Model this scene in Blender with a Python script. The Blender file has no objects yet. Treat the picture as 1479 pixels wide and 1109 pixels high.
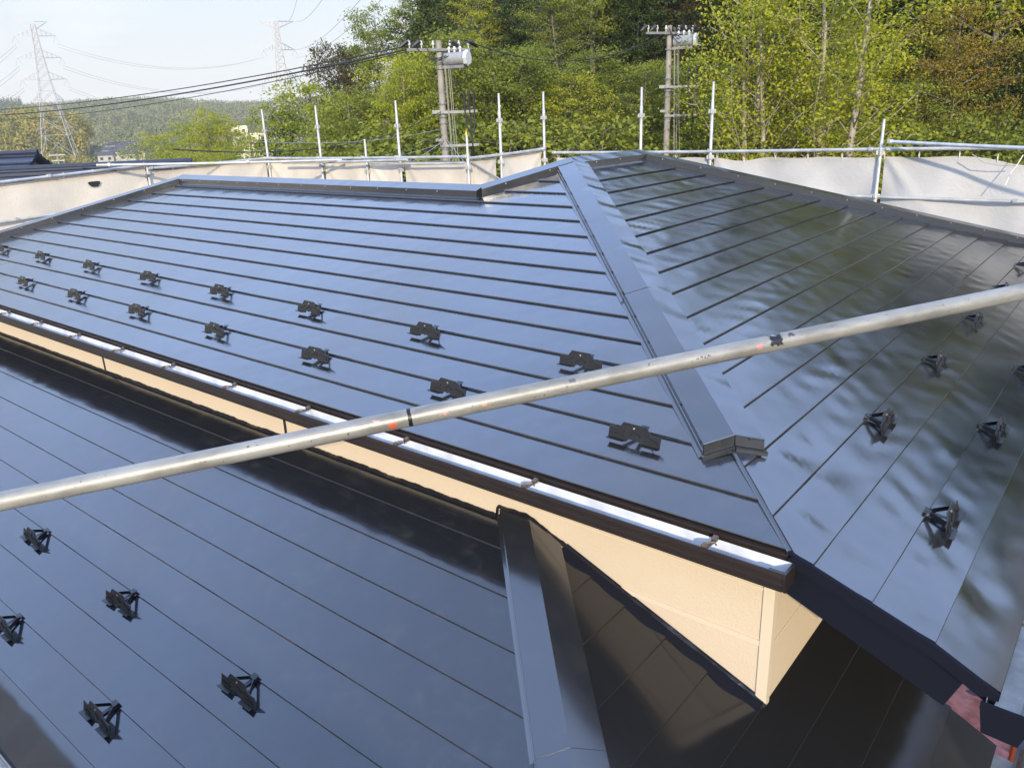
import bpy, math, random
import numpy as np
from mathutils import Vector, Matrix

random.seed(7)
RNG = np.random.default_rng(7)
SC = bpy.context.scene
COL = SC.collection

# ------------------------------------------------------------------ camera
FPX, PW, PH = 1127.17, 1479.0, 1109.0
YAW, PITCH, ROLL = (math.radians(a) for a in (-39.7417, -19.0901, -2.1877))
CAM = np.array([0.97415, -3.00292, 1.83194])
_f = np.array([math.sin(YAW) * math.cos(PITCH), math.cos(YAW) * math.cos(PITCH), math.sin(PITCH)])
_r0 = np.array([math.cos(YAW), -math.sin(YAW), 0.0])
_u0 = np.cross(_r0, _f)
_r = _r0 * math.cos(ROLL) + _u0 * math.sin(ROLL)
_u = -_r0 * math.sin(ROLL) + _u0 * math.cos(ROLL)
cd = bpy.data.cameras.new('camera')
cd.sensor_fit = 'HORIZONTAL'
cd.sensor_width = 36.0
cd.lens = FPX / PW * 36.0
cd.clip_start = 0.05
cd.clip_end = 5000
cam = bpy.data.objects.new('camera', cd)
COL.objects.link(cam)
cam.matrix_world = Matrix(((_r[0], _u[0], -_f[0], CAM[0]), (_r[1], _u[1], -_f[1], CAM[1]),
                           (_r[2], _u[2], -_f[2], CAM[2]), (0, 0, 0, 1)))
SC.camera = cam

# ------------------------------------------------------------------ light
SUN_EL = math.radians(20.5)
SUN_DIR = np.array([0.635, -0.772, 0.0])           # horizontal direction towards the sun
w = bpy.data.worlds.new('World')
SC.world = w
w.use_nodes = True
nt = w.node_tree
bg = nt.nodes['Background']
sky = nt.nodes.new('ShaderNodeTexSky')
sky.sky_type = 'NISHITA'
sky.sun_disc = False
sky.sun_elevation = SUN_EL
sky.sun_rotation = math.atan2(SUN_DIR[0], SUN_DIR[1])
sky.air_density = 1.0
sky.dust_density = 1.2
sky.ozone_density = 1.0
L = nt.links.new
tc = nt.nodes.new('ShaderNodeTexCoord')
sep = nt.nodes.new('ShaderNodeSeparateXYZ')
L(tc.outputs['Generated'], sep.inputs[0])
# high thin haze: pale near the horizon, deeper and brighter blue overhead
veil = nt.nodes.new('ShaderNodeValToRGB')
e = veil.color_ramp.elements
e[0].position = 0.0; e[0].color = (4.35, 4.25, 4.30, 1)
e[1].position = 1.0; e[1].color = (4.2, 6.2, 11.0, 1)
q = e.new(0.10); q.color = (4.3, 4.4, 4.65, 1)
q = e.new(0.20); q.color = (4.2, 4.7, 5.5, 1)
q = e.new(0.42); q.color = (7.4, 10.2, 16.6, 1)
q = e.new(0.62); q.color = (7.2, 10.2, 17.6, 1)
q = e.new(0.80); q.color = (5.2, 7.4, 12.8, 1)
L(sep.outputs['Z'], veil.inputs['Fac'])
# streaks of cloud
mp = nt.nodes.new('ShaderNodeMapping')
mp.inputs['Scale'].default_value = (1.2, 1.2, 5.5)
nz = nt.nodes.new('ShaderNodeTexNoise')
nz.inputs['Scale'].default_value = 2.2
nz.inputs['Detail'].default_value = 7
nz.inputs['Roughness'].default_value = 0.55
cr = nt.nodes.new('ShaderNodeValToRGB')
cr.color_ramp.elements[0].position = 0.52
cr.color_ramp.elements[0].color = (0, 0, 0, 1)
cr.color_ramp.elements[1].position = 0.78
cr.color_ramp.elements[1].color = (.7, .7, .7, 1)
L(tc.outputs['Generated'], mp.inputs['Vector'])
L(mp.outputs['Vector'], nz.inputs['Vector'])
L(nz.outputs['Fac'], cr.inputs['Fac'])
mixv = nt.nodes.new('ShaderNodeMix'); mixv.data_type = 'RGBA'
mixv.inputs['Factor'].default_value = 0.8
L(sky.outputs['Color'], mixv.inputs['A'])
L(veil.outputs['Color'], mixv.inputs['B'])
mix = nt.nodes.new('ShaderNodeMix'); mix.data_type = 'RGBA'
mix.inputs['B'].default_value = (5.8, 6.0, 6.6, 1)
L(cr.outputs['Color'], mix.inputs['Factor'])
L(mixv.outputs['Result'], mix.inputs['A'])
L(mix.outputs['Result'], bg.inputs['Color'])
bg.inputs['Strength'].default_value = 0.15

sd = bpy.data.lights.new('sun', 'SUN')
sd.energy = 4.4
sd.angle = math.radians(1.2)
sd.color = (1.0, 0.88, 0.68)
sun = bpy.data.objects.new('sun', sd)
COL.objects.link(sun)
_sv = Vector((SUN_DIR[0] * math.cos(SUN_EL), SUN_DIR[1] * math.cos(SUN_EL), math.sin(SUN_EL)))
sun.rotation_euler = _sv.to_track_quat('Z', 'Y').to_euler()

SC.view_settings.view_transform = 'Standard'
SC.view_settings.look = 'None'
SC.view_settings.exposure = 0.35
SC.view_settings.gamma = 1.0
SC.cycles.max_bounces = 8
SC.cycles.transparent_max_bounces = 8

# ------------------------------------------------------------------ helpers
def at(px, py, Z):
    """world point of the place seen at photo pixel px, py, Z metres ahead of the camera"""
    return CAM + Z * ((px - PW / 2) / FPX * _r - (py - PH / 2) / FPX * _u + _f)

def ground_at(px, Z):
    """horizontal position along the bearing of photo column px (at the horizon), Z metres away"""
    p = at(px, 219 - .038 * (px + 709), Z)
    return p[0], p[1]

def tag(o, label=None, cat=None, group=None, kind=None):
    if label: o['label'] = label
    if cat: o['category'] = cat
    if group: o['group'] = group
    if kind: o['kind'] = kind
    return o

def empty(name, loc=(0, 0, 0), label=None, cat=None, group=None):
    o = bpy.data.objects.new(name, None)
    o.empty_display_size = 0.2
    o.location = loc
    COL.objects.link(o)
    return tag(o, label, cat, group)

def link_mesh(name, me, mat, parent=None, loc=None):
    o = bpy.data.objects.new(name, me)
    if mat is not None and not me.materials:
        me.materials.append(mat)
    COL.objects.link(o)
    if parent is not None:
        o.parent = parent
    if loc is not None:
        o.location = loc
    return o

class MB:
    def __init__(s):
        s.v, s.f = [], []
    def add(s, vs, fs):
        n = len(s.v)
        s.v += [tuple(float(c) for c in p) for p in vs]
        s.f += [tuple(i + n for i in f) for f in fs]
        return s
    def quad(s, a, b, c, d):
        return s.add((a, b, c, d), ((0, 1, 2, 3),))
    def box(s, lo, hi):
        (x0, y0, z0), (x1, y1, z1) = lo, hi
        return s.add(((x0, y0, z0), (x1, y0, z0), (x1, y1, z0), (x0, y1, z0), (x0, y0, z1), (x1, y0, z1), (x1, y1, z1), (x0, y1, z1)),
                     ((0, 3, 2, 1), (4, 5, 6, 7), (0, 1, 5, 4), (1, 2, 6, 5), (2, 3, 7, 6), (3, 0, 4, 7)))
    def obox(s, c, ax, ay, az):
        """box with centre c and half-axis vectors"""
        c, ax, ay, az = (np.array(q, float) for q in (c, ax, ay, az))
        vs = [c + i * ax + j * ay + k * az for k in (-1, 1) for j, i in ((-1, -1), (-1, 1), (1, 1), (1, -1))]
        return s.add(vs, ((0, 3, 2, 1), (4, 5, 6, 7), (0, 1, 5, 4), (1, 2, 6, 5), (2, 3, 7, 6), (3, 0, 4, 7)))
    def tube(s, pts, rad, n=8, cap=True):
        pts = [np.array(p, float) for p in pts]
        if np.isscalar(rad):
            rad = [rad] * len(pts)
        rings = []
        up = np.array([0, 0, 1.0])
        for i, p in enumerate(pts):
            t = pts[min(i + 1, len(pts) - 1)] - pts[max(i - 1, 0)]
            t = t / (np.linalg.norm(t) + 1e-12)
            ref = up if abs(t[2]) < 0.92 else np.array([1.0, 0, 0])
            a = np.cross(t, ref); a /= np.linalg.norm(a)
            b = np.cross(t, a)
            rings.append([p + rad[i] * (math.cos(k * 2 * math.pi / n) * a + math.sin(k * 2 * math.pi / n) * b) for k in range(n)])
        vs = [q for r in rings for q in r]
        fs = []
        for i in range(len(pts) - 1):
            for k in range(n):
                k2 = (k + 1) % n
                fs.append((i * n + k, i * n + k2, (i + 1) * n + k2, (i + 1) * n + k))
        if cap:
            fs.append(tuple(range(n - 1, -1, -1)))
            fs.append(tuple((len(pts) - 1) * n + k for k in range(n)))
        return s.add(vs, fs)
    def prism(s, poly, offset):
        """polygon (3D points) extruded by a vector"""
        n = len(poly)
        off = np.array(offset, float)
        vs = [np.array(p, float) for p in poly]
        vs = vs + [p + off for p in vs]
        fs = [tuple(range(n)), tuple(range(2 * n - 1, n - 1, -1))]
        fs += [(i, i + n, (i + 1) % n + n, (i + 1) % n) for i in range(n)]
        return s.add(vs, fs)
    def sweep(s, sections, closed=False, cap=False):
        n = len(sections[0])
        vs = [q for sec in sections for q in sec]
        fs = []
        for i in range(len(sections) - 1):
            for k in range(n if closed else n - 1):
                k2 = (k + 1) % n
                fs.append((i * n + k, i * n + k2, (i + 1) * n + k2, (i + 1) * n + k))
        if cap:
            fs.append(tuple(range(n - 1, -1, -1)))
            fs.append(tuple((len(sections) - 1) * n + k for k in range(n)))
        return s.add(vs, fs)
    def build(s, name, mat, parent=None, smooth=None, recalc=True):
        me = bpy.data.meshes.new(name)
        me.from_pydata(s.v, [], s.f)
        if recalc:
            import bmesh
            bm = bmesh.new(); bm.from_mesh(me)
            bmesh.ops.recalc_face_normals(bm, faces=bm.faces)
            bm.to_mesh(me); bm.free()
        if smooth is not None:
            me.shade_smooth()
            me.set_sharp_from_angle(angle=math.radians(smooth))
        return link_mesh(name, me, mat, parent)

def np_mesh(name, V, F4, attr=None):
    me = bpy.data.meshes.new(name)
    nv, nf = len(V), len(F4)
    me.vertices.add(nv); me.loops.add(nf * 4); me.polygons.add(nf)
    me.vertices.foreach_set('co', np.ascontiguousarray(V, dtype=np.float32).ravel())
    me.loops.foreach_set('vertex_index', np.ascontiguousarray(F4, dtype=np.int32).ravel())
    me.polygons.foreach_set('loop_start', np.arange(nf, dtype=np.int32) * 4)
    me.update(calc_edges=True)
    if attr is not None:
        a = me.attributes.new('tint', 'FLOAT', 'FACE')
        a.data.foreach_set('value', np.ascontiguousarray(attr, dtype=np.float32))
    me.validate()
    return me

# ------------------------------------------------------------------ materials
def mat_new(name):
    m = bpy.data.materials.new(name)
    m.use_nodes = True
    return m, m.node_tree, m.node_tree.nodes['Principled BSDF']

def simple(name, col, rough=0.5, metal=0.0, var=0.0, scale=8.0, bump=0.0, bscale=40.0, spec=0.5):
    m, t, b = mat_new(name)
    b.inputs['Roughness'].default_value = rough
    b.inputs['Metallic'].default_value = metal
    b.inputs['Specular IOR Level'].default_value = spec
    b.inputs['Base Color'].default_value = (*col, 1)
    tcn = t.nodes.new('ShaderNodeTexCoord')
    if var:
        n = t.nodes.new('ShaderNodeTexNoise'); n.inputs['Scale'].default_value = scale; n.inputs['Detail'].default_value = 5
        r = t.nodes.new('ShaderNodeMapRange'); r.inputs['From Min'].default_value = .3; r.inputs['From Max'].default_value = .7
        r.inputs['To Min'].default_value = 1 - var; r.inputs['To Max'].default_value = 1 + var
        x = t.nodes.new('ShaderNodeVectorMath'); x.operation = 'SCALE'; x.inputs[0].default_value = col
        t.links.new(tcn.outputs['Object'], n.inputs['Vector'])
        t.links.new(n.outputs['Fac'], r.inputs['Value'])
        t.links.new(r.outputs['Result'], x.inputs['Scale'])
        t.links.new(x.outputs['Vector'], b.inputs['Base Color'])
    if bump:
        n = t.nodes.new('ShaderNodeTexNoise'); n.inputs['Scale'].default_value = bscale; n.inputs['Detail'].default_value = 3
        bp = t.nodes.new('ShaderNodeBump'); bp.inputs['Strength'].default_value = 1; bp.inputs['Distance'].default_value = bump
        t.links.new(tcn.outputs['Object'], n.inputs['Vector'])
        t.links.new(n.outputs['Fac'], bp.inputs['Height'])
        t.links.new(bp.outputs['Normal'], b.inputs['Normal'])
    return m

def roof_paint(name, col, rough, ior, wave, peel=0.00006):
    """glossy dark paint on sheet metal: soft dents and a little orange peel"""
    m, t, b = mat_new(name)
    tcn = t.nodes.new('ShaderNodeTexCoord')
    b.inputs['Base Color'].default_value = (*col, 1)
    b.inputs['IOR'].default_value = ior
    n0 = t.nodes.new('ShaderNodeTexNoise'); n0.inputs['Scale'].default_value = 2.2; n0.inputs['Detail'].default_value = 5
    r0 = t.nodes.new('ShaderNodeMapRange'); r0.inputs['From Min'].default_value = .3; r0.inputs['From Max'].default_value = .7
    r0.inputs['To Min'].default_value = rough * .7; r0.inputs['To Max'].default_value = rough * 1.45
    t.links.new(tcn.outputs['Object'], n0.inputs['Vector'])
    t.links.new(n0.outputs['Fac'], r0.inputs['Value'])
    t.links.new(r0.outputs['Result'], b.inputs['Roughness'])
    nd = t.nodes.new('ShaderNodeTexNoise'); nd.inputs['Scale'].default_value = 8; nd.inputs['Detail'].default_value = 9; nd.inputs['Roughness'].default_value = .72; nd.inputs['Distortion'].default_value = .6
    rd = t.nodes.new('ShaderNodeMapRange'); rd.inputs['From Min'].default_value = .52; rd.inputs['From Max'].default_value = .78
    md = t.nodes.new('ShaderNodeMix'); md.data_type = 'RGBA'; md.inputs['A'].default_value = (*col, 1); md.inputs['B'].default_value = (.034, .033, .031, 1) if ior > 1.6 else (.0165, .016, .016, 1)
    t.links.new(tcn.outputs['Object'], nd.inputs['Vector']); t.links.new(nd.outputs['Fac'], rd.inputs['Value'])
    t.links.new(rd.outputs['Result'], md.inputs['Factor']); t.links.new(md.outputs['Result'], b.inputs['Base Color'])
    n1 = t.nodes.new('ShaderNodeTexNoise'); n1.inputs['Scale'].default_value = 3.1; n1.inputs['Detail'].default_value = 1.5
    n2 = t.nodes.new('ShaderNodeTexNoise'); n2.inputs['Scale'].default_value = 130; n2.inputs['Detail'].default_value = 2
    t.links.new(tcn.outputs['Object'], n1.inputs['Vector'])
    t.links.new(tcn.outputs['Object'], n2.inputs['Vector'])
    b1 = t.nodes.new('ShaderNodeBump'); b1.inputs['Distance'].default_value = wave; b1.inputs['Strength'].default_value = 1
    b2 = t.nodes.new('ShaderNodeBump'); b2.inputs['Distance'].default_value = peel; b2.inputs['Strength'].default_value = 1
    t.links.new(n1.outputs['Fac'], b1.inputs['Height'])
    t.links.new(n2.outputs['Fac'], b2.inputs['Height'])
    t.links.new(b1.outputs['Normal'], b2.inputs['Normal'])
    t.links.new(b2.outputs['Normal'], b.inputs['Normal'])
    return m

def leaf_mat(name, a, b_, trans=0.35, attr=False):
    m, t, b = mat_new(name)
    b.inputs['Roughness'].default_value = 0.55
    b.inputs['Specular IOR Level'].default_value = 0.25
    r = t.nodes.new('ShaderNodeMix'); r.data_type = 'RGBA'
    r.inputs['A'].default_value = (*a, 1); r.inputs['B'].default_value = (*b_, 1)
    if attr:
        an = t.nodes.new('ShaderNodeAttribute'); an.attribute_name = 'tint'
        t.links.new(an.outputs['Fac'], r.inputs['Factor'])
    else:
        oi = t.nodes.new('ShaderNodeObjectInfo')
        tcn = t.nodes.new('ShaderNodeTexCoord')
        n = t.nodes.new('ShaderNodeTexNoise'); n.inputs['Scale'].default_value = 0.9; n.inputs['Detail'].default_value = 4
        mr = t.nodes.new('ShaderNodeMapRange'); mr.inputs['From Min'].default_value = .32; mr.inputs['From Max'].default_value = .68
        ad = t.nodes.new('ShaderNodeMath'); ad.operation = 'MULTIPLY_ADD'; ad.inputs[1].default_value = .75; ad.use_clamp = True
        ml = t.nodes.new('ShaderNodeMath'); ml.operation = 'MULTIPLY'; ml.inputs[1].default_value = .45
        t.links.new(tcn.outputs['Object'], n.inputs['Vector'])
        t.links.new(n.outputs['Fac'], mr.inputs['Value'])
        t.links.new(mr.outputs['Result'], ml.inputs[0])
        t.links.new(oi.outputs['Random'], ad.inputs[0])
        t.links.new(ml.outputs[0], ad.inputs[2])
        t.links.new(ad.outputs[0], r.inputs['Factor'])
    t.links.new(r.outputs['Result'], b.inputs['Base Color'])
    tr = t.nodes.new('ShaderNodeBsdfTranslucent')
    mx = t.nodes.new('ShaderNodeMixShader'); mx.inputs[0].default_value = trans
    out = t.nodes['Material Output']
    t.links.new(r.outputs['Result'], tr.inputs['Color'])
    t.links.new(b.outputs[0], mx.inputs[1]); t.links.new(tr.outputs[0], mx.inputs[2])
    t.links.new(mx.outputs[0], out.inputs['Surface'])
    return m

M = {}
M['roof_front'] = roof_paint('roof_paint_front', (.016, .0165, .018), .14, 2.2, .0050)
M['roof_side'] = roof_paint('roof_paint_side', (.018, .0175, .0165), .155, 2.1, .0030)
M['roof_low'] = roof_paint('roof_paint_low', (.013, .014, .017), .10, 1.85, .003)
M['roof_low_side'] = roof_paint('roof_paint_low_side', (.013, .013, .0135), .13, 1.48, .003)
M['cap'] = roof_paint('cap_paint', (.018, .019, .021), .17, 2.1, .002)
M['guard'] = roof_paint('guard_paint', (.010, .0095, .009), .3, 1.5, .0005)
M['trim_brown'] = simple('brown_trim', (.020, .014, .012), .35, var=.2, scale=5)
M['fascia'] = simple('navy_fascia', (.006, .0075, .014), .75, spec=.12)
M['white_pvc'] = simple('white_pvc', (.54, .55, .56), .4, var=.2, scale=7)
M['dirty_pvc'] = simple('dirty_white_pvc', (.55, .52, .47), .5, var=.3, scale=9)
M['bracket'] = simple('bracket_metal', (.12, .085, .06), .5, .4, var=.4, scale=60)
M['sealant'] = simple('sealant', (.008, .008, .010), .35, bump=.003, bscale=60)
M['galv'] = simple('galvanised', (.50, .51, .51), .42, .55, var=.22, scale=9, bump=.0006, bscale=90)
M['galv_far'] = simple('galvanised_dull', (.42, .42, .41), .5, .4, var=.25, scale=5)
M['galv_dark'] = simple('galvanised_dark', (.20, .205, .205), .55, .3, var=.25, scale=5)
M['bark_pale'] = simple('bark_pale', (.30, .26, .205), .9, var=.3, scale=3)
M['lead_wire'] = simple('lead_wire', (.26, .25, .21), .6)
M['concrete'] = simple('concrete_pole', (.25, .225, .195), .8, var=.25, scale=3)
M['black'] = simple('black_cable', (.015, .015, .016), .5)
M['porcelain'] = simple('porcelain', (.50, .49, .47), .35)
M['tank'] = simple('grey_tank', (.24, .25, .255), .45, var=.15)
M['tank_end'] = simple('tank_end', (.50, .51, .51), .45)
M['steel_pylon'] = simple('pylon_steel', (.40, .38, .37), .6, .1)
M['wire'] = simple('grey_wire', (.28, .28, .29), .5)
M['bark'] = simple('bark', (.15, .125, .10), .9, var=.35, scale=3)
M['bark_dark'] = simple('bark_dark', (.07, .055, .045), .9, var=.35, scale=3)
M['rope'] = simple('rope', (.66, .62, .54), .8)
M['tarp'] = simple('pink_tarp', (.85, .36, .36), .35, var=.3, scale=14, bump=.02, bscale=9)
M['carport'] = simple('blue_grey_metal', (.16, .18, .24), .4, var=.15, scale=2)
M['navy_tile'] = simple('navy_tile', (.02, .026, .045), .35, var=.2, scale=3)

def wall_mat():
    m, t, b = mat_new('cream_siding')
    b.inputs['Roughness'].default_value = .7
    tcn = t.nodes.new('ShaderNodeTexCoord')
    n = t.nodes.new('ShaderNodeTexNoise'); n.inputs['Scale'].default_value = 1.6; n.inputs['Detail'].default_value = 4
    mx = t.nodes.new('ShaderNodeMix'); mx.data_type = 'RGBA'
    mx.inputs['A'].default_value = (.50, .40, .275, 1); mx.inputs['B'].default_value = (.56, .455, .32, 1)
    t.links.new(tcn.outputs['Object'], n.inputs['Vector']); t.links.new(n.outputs['Fac'], mx.inputs['Factor'])
    t.links.new(mx.outputs['Result'], b.inputs['Base Color'])
    v = t.nodes.new('ShaderNodeTexNoise'); v.inputs['Scale'].default_value = 75; v.inputs['Detail'].default_value = 3
    bp = t.nodes.new('ShaderNodeBump'); bp.inputs['Distance'].default_value = .0028; bp.inputs['Strength'].default_value = .9
    t.links.new(tcn.outputs['Object'], v.inputs['Vector']); t.links.new(v.outputs['Fac'], bp.inputs['Height'])
    t.links.new(bp.outputs['Normal'], b.inputs['Normal'])
    return m
M['wall'] = wall_mat()
M['wall_trim'] = simple('cream_trim', (.57, .48, .345), .5)

def sheet_mat(name, col):
    m, t, b = mat_new(name)
    b.inputs['Roughness'].default_value = .75
    tcn = t.nodes.new('ShaderNodeTexCoord')
    n = t.nodes.new('ShaderNodeTexNoise'); n.inputs['Scale'].default_value = 1.3; n.inputs['Detail'].default_value = 6
    mr = t.nodes.new('ShaderNodeMapRange'); mr.inputs['From Min'].default_value = .3; mr.inputs['From Max'].default_value = .7
    mr.inputs['To Min'].default_value = .82; mr.inputs['To Max'].default_value = 1.1
    sc = t.nodes.new('ShaderNodeVectorMath'); sc.operation = 'SCALE'; sc.inputs[0].default_value = col
    t.links.new(tcn.outputs['Object'], n.inputs['Vector']); t.links.new(n.outputs['Fac'], mr.inputs['Value'])
    t.links.new(mr.outputs['Result'], sc.inputs['Scale']); t.links.new(sc.outputs['Vector'], b.inputs['Base Color'])
    tr = t.nodes.new('ShaderNodeBsdfTranslucent')
    t.links.new(sc.outputs['Vector'], tr.inputs['Color'])
    n2 = t.nodes.new('ShaderNodeTexNoise'); n2.inputs['Scale'].default_value = 11; n2.inputs['Detail'].default_value = 5; n2.inputs['Distortion'].default_value = 2.2
    bp = t.nodes.new('ShaderNodeBump'); bp.inputs['Distance'].default_value = .009; bp.inputs['Strength'].default_value = .8
    t.links.new(tcn.outputs['Object'], n2.inputs['Vector']); t.links.new(n2.outputs['Fac'], bp.inputs['Height'])
    t.links.new(bp.outputs['Normal'], b.inputs['Normal']); t.links.new(bp.outputs['Normal'], tr.inputs['Normal'])
    mx = t.nodes.new('ShaderNodeMixShader'); mx.inputs[0].default_value = .35
    t.links.new(b.outputs[0], mx.inputs[1]); t.links.new(tr.outputs[0], mx.inputs[2])
    t.links.new(mx.outputs[0], t.nodes['Material Output'].inputs['Surface'])
    return m
M['sheet_warm_sun'] = sheet_mat('warm_sun_mesh_sheet', (.74, .65, .52))  # left sheets: the warmth of the sun is put into the colour
M['sheet_less_sun'] = sheet_mat('less_sun_mesh_sheet', (.60, .575, .53))  # greyer copy of the same sheeting, coloured as catching less sun

def ground_mat():
    m, t, b = mat_new('earth')
    b.inputs['Roughness'].default_value = .95
    tcn = t.nodes.new('ShaderNodeTexCoord')
    n = t.nodes.new('ShaderNodeTexNoise'); n.inputs['Scale'].default_value = .35; n.inputs['Detail'].default_value = 8
    r = t.nodes.new('ShaderNodeValToRGB')
    r.color_ramp.elements[0].position = .35; r.color_ramp.elements[0].color = (.014, .013, .008, 1)
    r.color_ramp.elements[1].position = .68; r.color_ramp.elements[1].color = (.020, .026, .009, 1)
    t.links.new(tcn.outputs['Object'], n.inputs['Vector']); t.links.new(n.outputs['Fac'], r.inputs['Fac'])
    t.links.new(r.outputs['Color'], b.inputs['Base Color'])
    return m
M['ground'] = ground_mat()
M['leaf_bright'] = leaf_mat('leaf_bright', (.25, .29, .018), (.44, .43, .03), .42)
M['leaf_mid'] = leaf_mat('leaf_mid', (.15, .19, .024), (.27, .29, .035), .40)
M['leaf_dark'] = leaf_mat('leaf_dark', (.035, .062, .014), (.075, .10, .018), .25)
M['leaf_orange'] = leaf_mat('leaf_orange', (.30, .19, .022), (.20, .22, .025), .40)
M['leaf_brown'] = leaf_mat('leaf_brown', (.12, .070, .032), (.10, .085, .03), .3)
M['wood_far'] = leaf_mat('wood_far', (.085, .115, .040), (.27, .25, .085), .2, attr=True)
M['wood_knoll'] = leaf_mat('wood_knoll', (.12, .16, .025), (.42, .31, .06), .25, attr=True)

# ------------------------------------------------------------------ terrain
def sstep(a, b, x):
    t = np.clip((x - a) / (b - a), 0, 1)
    return t * t * (3 - 2 * t)

FH = np.array([math.sin(YAW), math.cos(YAW)])
RH = np.array([math.cos(YAW), -math.sin(YAW)])

def terrain(x, y):
    x = np.asarray(x, float); y = np.asarray(y, float)
    dx, dy = x - CAM[0], y - CAM[1]
    Z = dx * FH[0] + dy * FH[1]
    X = dx * RH[0] + dy * RH[1]
    ang = X / np.maximum(Z, 5.0)
    h = np.full(np.shape(x), -5.8)
    m = sstep(-.24, -.02, ang) * (Z > 5)
    hill = np.minimum(.52 * np.maximum(Z - 34, 0), 26) * m
    front = (Z > 5) * 1.0
    valley = -10 * sstep(18, 130, Z) * (1 - m) * front
    kx, kz = (70 - PW / 2) / FPX * 350, 350
    knoll = 17 * np.exp(-(np.abs(X - kx) / 36) ** 3 - ((Z - kz) / 55) ** 2)
    ridge = 31 * sstep(430, 830, Z) * (1 - m) * (1 + .10 * np.sin(X * .013 + 1) + .06 * np.sin(X * .031))
    back = 9 * sstep(-12, -60, Z)  # unseen rise behind the camera, added to block low sky and darken reflections
    h = h + back + hill + valley + knoll + ridge * front
    return h + .25 * np.sin(x * .21) * np.cos(y * .17) * np.clip((Z - 26) / 12, 0, 1)

def build_terrain():
    rr = np.concatenate([[0.01], np.geomspace(4, 1800, 90)])
    aa = np.linspace(0, 2 * math.pi, 241)
    Rg, Ag = np.meshgrid(rr, aa, indexing='ij')
    X = CAM[0] + Rg * np.cos(Ag); Y = CAM[1] + Rg * np.sin(Ag)
    V = np.stack([X, Y, terrain(X, Y)], -1).reshape(-1, 3)
    n = len(aa)
    i, j = np.meshgrid(np.arange(len(rr) - 1), np.arange(n - 1), indexing='ij')
    a = (i * n + j).ravel()
    F = np.stack([a, a + n, a + n + 1, a + 1], -1)
    me = np_mesh('ground', V, F)
    me.shade_smooth()
    tag(link_mesh('ground', me, M['ground']), kind='structure')
build_terrain()

# ------------------------------------------------------------------ the house
house = empty('house', (-4, 4, -5.8), 'two storey cream house with freshly painted black metal hipped roofs on two levels', 'house')
HOFF = Vector((-4, 4, -5.8))
def hpart(o, parent=None):
    """parent a world-coordinate mesh to the house (or a part) and keep it in place"""
    o.parent = parent if parent is not None else house
    o.location = -HOFF if parent is None else Vector((0, 0, 0))
    return o

S = 3.65
TA, TL = .35, .40

def waves(amp, seed, k0=14., k1=32.):
    rg = np.random.default_rng(seed)
    ks = rg.uniform(k0, k1, 5); ph = rg.uniform(0, 6.28, 5); am = rg.uniform(.4, 1, 5)
    env_k = rg.uniform(1.0, 2.6, 2); env_p = rg.uniform(0, 6.28, 2)
    def f(u):
        e = (.55 + .45 * np.sin(env_k[0] * u + env_p[0]) * np.sin(env_k[1] * u + env_p[1]))
        return amp * e * sum(a * np.sin(k * u + p) for a, k, p in zip(am, ks, ph)) / 2.2
    return f

def courses(name, P, seams, ulo, uhi, mat, amp, lip=.014, du=.06, seed=1, dents=(), label=None, flat_last=False):
    """one roof slope of lapped horizontal metal courses. P(u, v, w) gives world points (v = plan distance up the slope)"""
    mb = MB()
    for j in range(len(seams) - 1):
        v0, v1 = seams[j], seams[j + 1]
        prof = [(v0 + .007, -.002), (v0 + .002, .001), (v0, lip - .004), (v0 + .003, lip)]
        for q in np.linspace(0, 1, 8)[1:]:
            prof.append((v0 + .003 + q * (v1 + .006 - v0), lip * (1 - q) + .0003))
        wv = [waves(amp, seed * 97 + j * 7 + k) for k in range(2)]
        lo, hi = min(ulo(v0), ulo(v1)), max(uhi(v0), uhi(v1))
        n = max(2, int((hi - lo) / du))
        grid = []
        for (v, wz) in prof:
            a, b = ulo(v), uhi(v)
            if b < a:
                a = b = (a + b) / 2
            u = np.linspace(a, b, n + 1)
            q = (v - v0) / (v1 - v0)
            bell = math.sin(math.pi * min(max(q, 0), 1)) if wz > .0002 else 0
            wdis = bell * (wv[0](u + .25 * q) * (1 - q) + wv[1](u - .2 * q) * q)
            for (du_, dv_, da, dr, dm) in dents:
                wdis = wdis + (dm * bell ** .5 if wz > .0002 else 0) * np.exp(-((u - du_) / da) ** 2 - ((v - dv_) / dr) ** 2)
            grid.append([P(uu, v, wz + dd) for uu, dd in zip(u, np.broadcast_to(wdis, u.shape))])
        mb.sweep(grid)
    o = mb.build(name, mat, None, smooth=28, recalc=False)
    if label:
        o['label'] = label
    return hpart(o)

nA = np.array([0, -TA, 1]) / math.hypot(TA, 1)
nB = np.array([TA, 0, 1]) / math.hypot(TA, 1)
nL1 = np.array([0, -TL, 1]) / math.hypot(TL, 1)
nL2 = np.array([TL, 0, 1]) / math.hypot(TL, 1)
D1, D2 = -.15 * S, -.284 * S
def PA(u, v, w_): return np.array([u, v, TA * v]) + w_ * nA
def PB(u, v, w_): return np.array([-v, u, TA * v + .15 * min(0, v + .1625 * S)]) + w_ * nB
def PL1(u, v, w_): return np.array([u, v, TL * v + D1 + .30 * min(0, v + .537 * S)]) + w_ * nL1
def PL2(u, v, w_): return np.array([-v, u, TL * v + D2 + .15 * min(0, v + .160 * S)]) + w_ * nL2

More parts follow.
